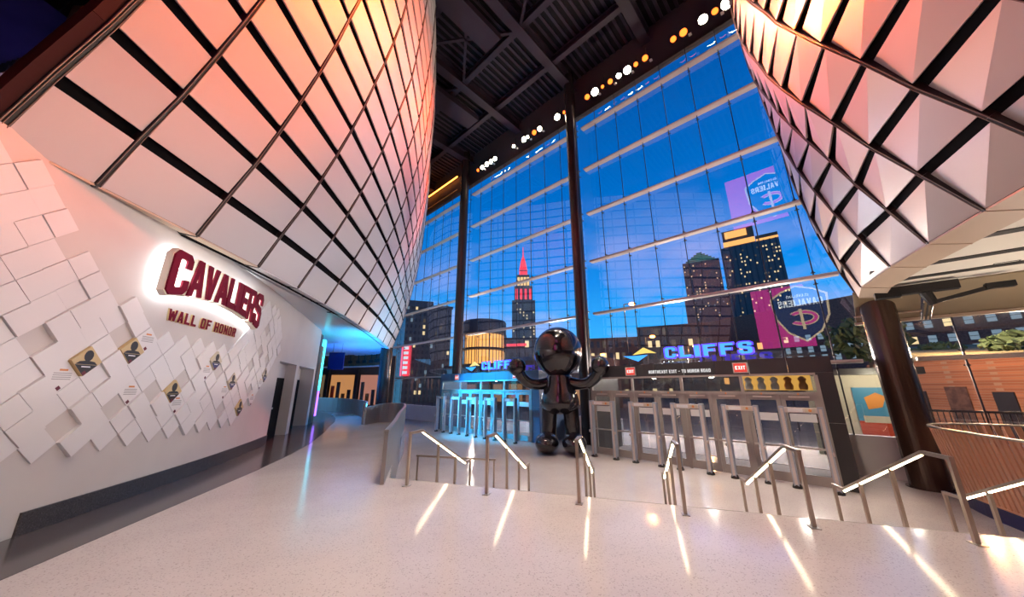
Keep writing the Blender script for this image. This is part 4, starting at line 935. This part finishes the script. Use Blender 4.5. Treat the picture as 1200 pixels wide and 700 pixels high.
def tree(px,py,D,h,r,lab,seed):
    p=at(px,py,D); e=empty('tree',Vector((p.x,p.y,p.z-h)),label=lab,cat='tree',local=True); rr=random.Random(seed)
    MB().tube((0,0,0),(0,0,h*.5),.18,6,.1).build('trunk','bark',e); m=MB()
    for k in range(260):
        A=rr.random()*2*PI; z=rr.uniform(-1,1); q=math.sqrt(1-z*z)*rr.uniform(.55,1); c=Vector((r*q*math.cos(A),r*q*math.sin(A),h*.68+z*h*.32)); s=rr.uniform(.12,.3)*r*.5
        u=Vector((rr.gauss(0,1),rr.gauss(0,1),rr.gauss(0,1))).normalized()*s; v=u.orthogonal().normalized()*s*.8; w_=u.cross(v).normalized()*s*.25
        m.hexa([c-u-v-w_,c+u-v-w_,c+u+v-w_,c-u+v-w_,c-u-v+w_,c+u-v+w_,c+u+v+w_,c-u+v+w_])
    m.build('foliage','leaf',e,kind='stuff')
tree(1006,374,40,5,2.6,'dark leafy tree left of the bronze column outside',2); tree(1098,403,72,2.6,2.2,'leafy bush on the grassy bank beside the brick building',3); tree(1192,390,58,3.2,2.4,'leafy tree on the grassy bank at the right edge',4)
point('street_fill',at(1120,395,55)+Vector((0,0,3)),9000,(1,.66,.36),.3)  # added warm lamp over the bank against the blue sky light
# street lamps
for i,(px,py,D) in enumerate(((731,357,48),(756,395,60),(806,406,62),(699,416,64))):
    p=at(px,py,D); e=empty('street_lamp',Vector((p.x,p.y,ZG)),label=['tall street lamp with glaring orange head above the low roofs','street lamp glowing orange before the brown brick block','street lamp glowing orange behind the large blue letters','small distant street lamp left of the yellow emblem'][i],cat='street lamp',group='orange street lamps outside')
    MB().tube((p.x,p.y,ZG),(p.x,p.y,p.z),.11,8,.07).build('pole','mull_black',e); MB().bar((p.x,p.y,p.z),(p.x+1.1,p.y-.3,p.z+.1),.12,.1).build('arm','mull_black',e)
    m=MB(); blob(m,(p.x+1.1,p.y-.3,p.z),(.45,.45,.22),12,8); m.build('lamp_head','street_lamp',e)
    point('lamp_glow',(p.x+1.1,p.y-.3,p.z-.6),1800,(1,.4,.12),.2)
# street fronts seen through the doors and at the far left
sf=empty('shop_row',fp(-45,40,ZG),FR,label='row of warmly lit shop fronts across the street at the far left',cat='building')
MB().b2(-40,22,0,8,0,7).build('body','brick_dark',sf)
rr=random.Random(5)
for k in range(16):
    x=-38+k*3.7; MB().b2(x,x+2.9,-.12,0,.6,3.4).build('shop_window',['warm_shop','pink_shop','win_dim','warm_shop'][k%4],sf); MB().b2(x-.1,x+3.0,-.5,0,3.5,4.0).build('awning',['tower_dark','poster_red','tower_grey'][k%3],sf)
for a_,n_,w_ in ((-6.5,21.5,(1,.8,.7)),(-1.5,21.0,(1,.8,.7)),(-15,21.5,(.7,.8,1)),(5.5,21,(1,.7,.45)),(-26,22,(1,.7,.5))): point('pavement_fill',fp(a_,n_,3.2),2200,w_,.2)  # unseen lamps added to brighten the pavement outside the glass
# small shop corner behind the glass right of the dark entrance
sp_=empty('ticket_kiosk',fp(.95,20.0,ZG),FR,label='cream kiosk wall with a blue and red poster behind the glass',cat='kiosk')
MB().b2(-1.9,1.3,.0,.3,0,3.35).build('kiosk_wall','cream_shop',sp_); MB().b2(-2.2,1.6,-.5,.3,3.35,3.6).build('kiosk_roof','mull_black',sp_)
MB().b2(-1.75,-1.25,-.04,0,.0,1.9).build('dark_doorway','black_ink',sp_)
ps=MB().b2(-.45,.75,-.06,0,.95,2.85).build('poster','poster_blue',sp_)
MB().b2(-.45,.75,-.07,-.06,.95,1.55).build('poster_red_band','poster_red',ps); MB().b2(-.3,.6,-.08,-.07,1.5,1.75).build('poster_pale_band','cream_shop',ps); MB().prism([(-.1,2.0),(.3,2.1),(.45,2.5),(.2,2.65),(-.15,2.45)],lambda u,v,d:Vector((u,d,v)),-.075,-.06).build('poster_shape','poster_orange',ps)
point('kiosk_light',fp(1.2,18.4,2.2),160,(1,.85,.6),.15)
rl=empty('street_railing',fp(8,18.6,ZG),FR,label='dark metal street railing behind the copper guard',cat='railing')
MB().b2(-6.3,7,-.03,.03,2.05,2.12).build('top_bar','mull_black',rl); MB().b2(-6.3,7,-.03,.03,.2,.26).build('bottom_bar','mull_black',rl)
pk=MB().b2(-.015,.015,-.015,.015,.2,2.08).mesh('picket','mull_black')
for k in range(102): inst(pk,'picket',rl,(-6.25+k*.13,0,0))
# dark ceiling rig near the right soffit
rg=empty('ceiling_rig',fp(2.3,14.2,4.2),FR,label='dark camera rig with arm and cable bundle under the right soffit',cat='equipment')
MB().b2(-.6,.6,-.1,.15,.1,.34).build('mount_box','black_ink',rg); MB().b2(-.95,-.45,-.2,.1,.05,.26).build('clamp','rubber',rg); MB().tube((0,0,.1),(.1,.05,-.25),.13,10,.1).build('swivel','rubber',rg); MB().bar((.1,0,-.2),(1.1,.1,.05),.09,.1).build('arm','black_ink',rg); MB().b2(1.0,1.45,.0,.2,.0,.14).build('lamp_bar','rubber',rg)
for k in range(3): MB().tube((-.08+.08*k,.05,-.2),(.02+.08*k,1.6,-.45),.018,6).build('cable','mull_black',rg)
# amber figures behind the transom glass
mg=empty('window_display',fp(-1.45,14.3,1.66),FR,label='amber lit display panel with pale rounded figures behind the transom glass',cat='display')
MB().b2(-.95,.95,.1,.14,.0,.50).build('panel','mascot_amber',mg)
for k in range(5):
    m=MB(); x=-.7+k*.36; limb(m,[(x,0,.02,.10),(x,0,.15,.12),(x,0,.26,.08),(x,0,.36,.11),(x,0,.44,.03)],12,4); m.build('figure','white_ink' if k<3 else 'poster_orange',mg,smooth=True)
# dark arena shell beyond the near end of the left balcony
def pbar(p,q,D,h,mt_,nm): MB().bar(at(p[0],p[1],D),at(q[0],q[1],D),.3,h).build(nm,mt_,wu)
pbar((-30,88),(68,18),12.2,1.7,'purple_dark','purple_panel'); pbar((-40,60),(62,-8),12.8,.5,'black_ink','dark_beam'); pbar((-30,118),(45,98),11.4,.5,'tan_fascia','pale_ledge')
for i in range(6): p=at(8+6*i,88-2*i,11.5); MB().box(p,(.25,.2,.3)).build('dark_fitting','black_ink',wu)
p=at(101,24,11.5); MB().box(p,(.4,.3,.5)).build('pale_fitting','oak',wu)
point('purple_light',at(40,70,9.5),45,(.45,.4,1),.2)
for o in bpy.data.objects:
    if '_local' in o: del o['_local']
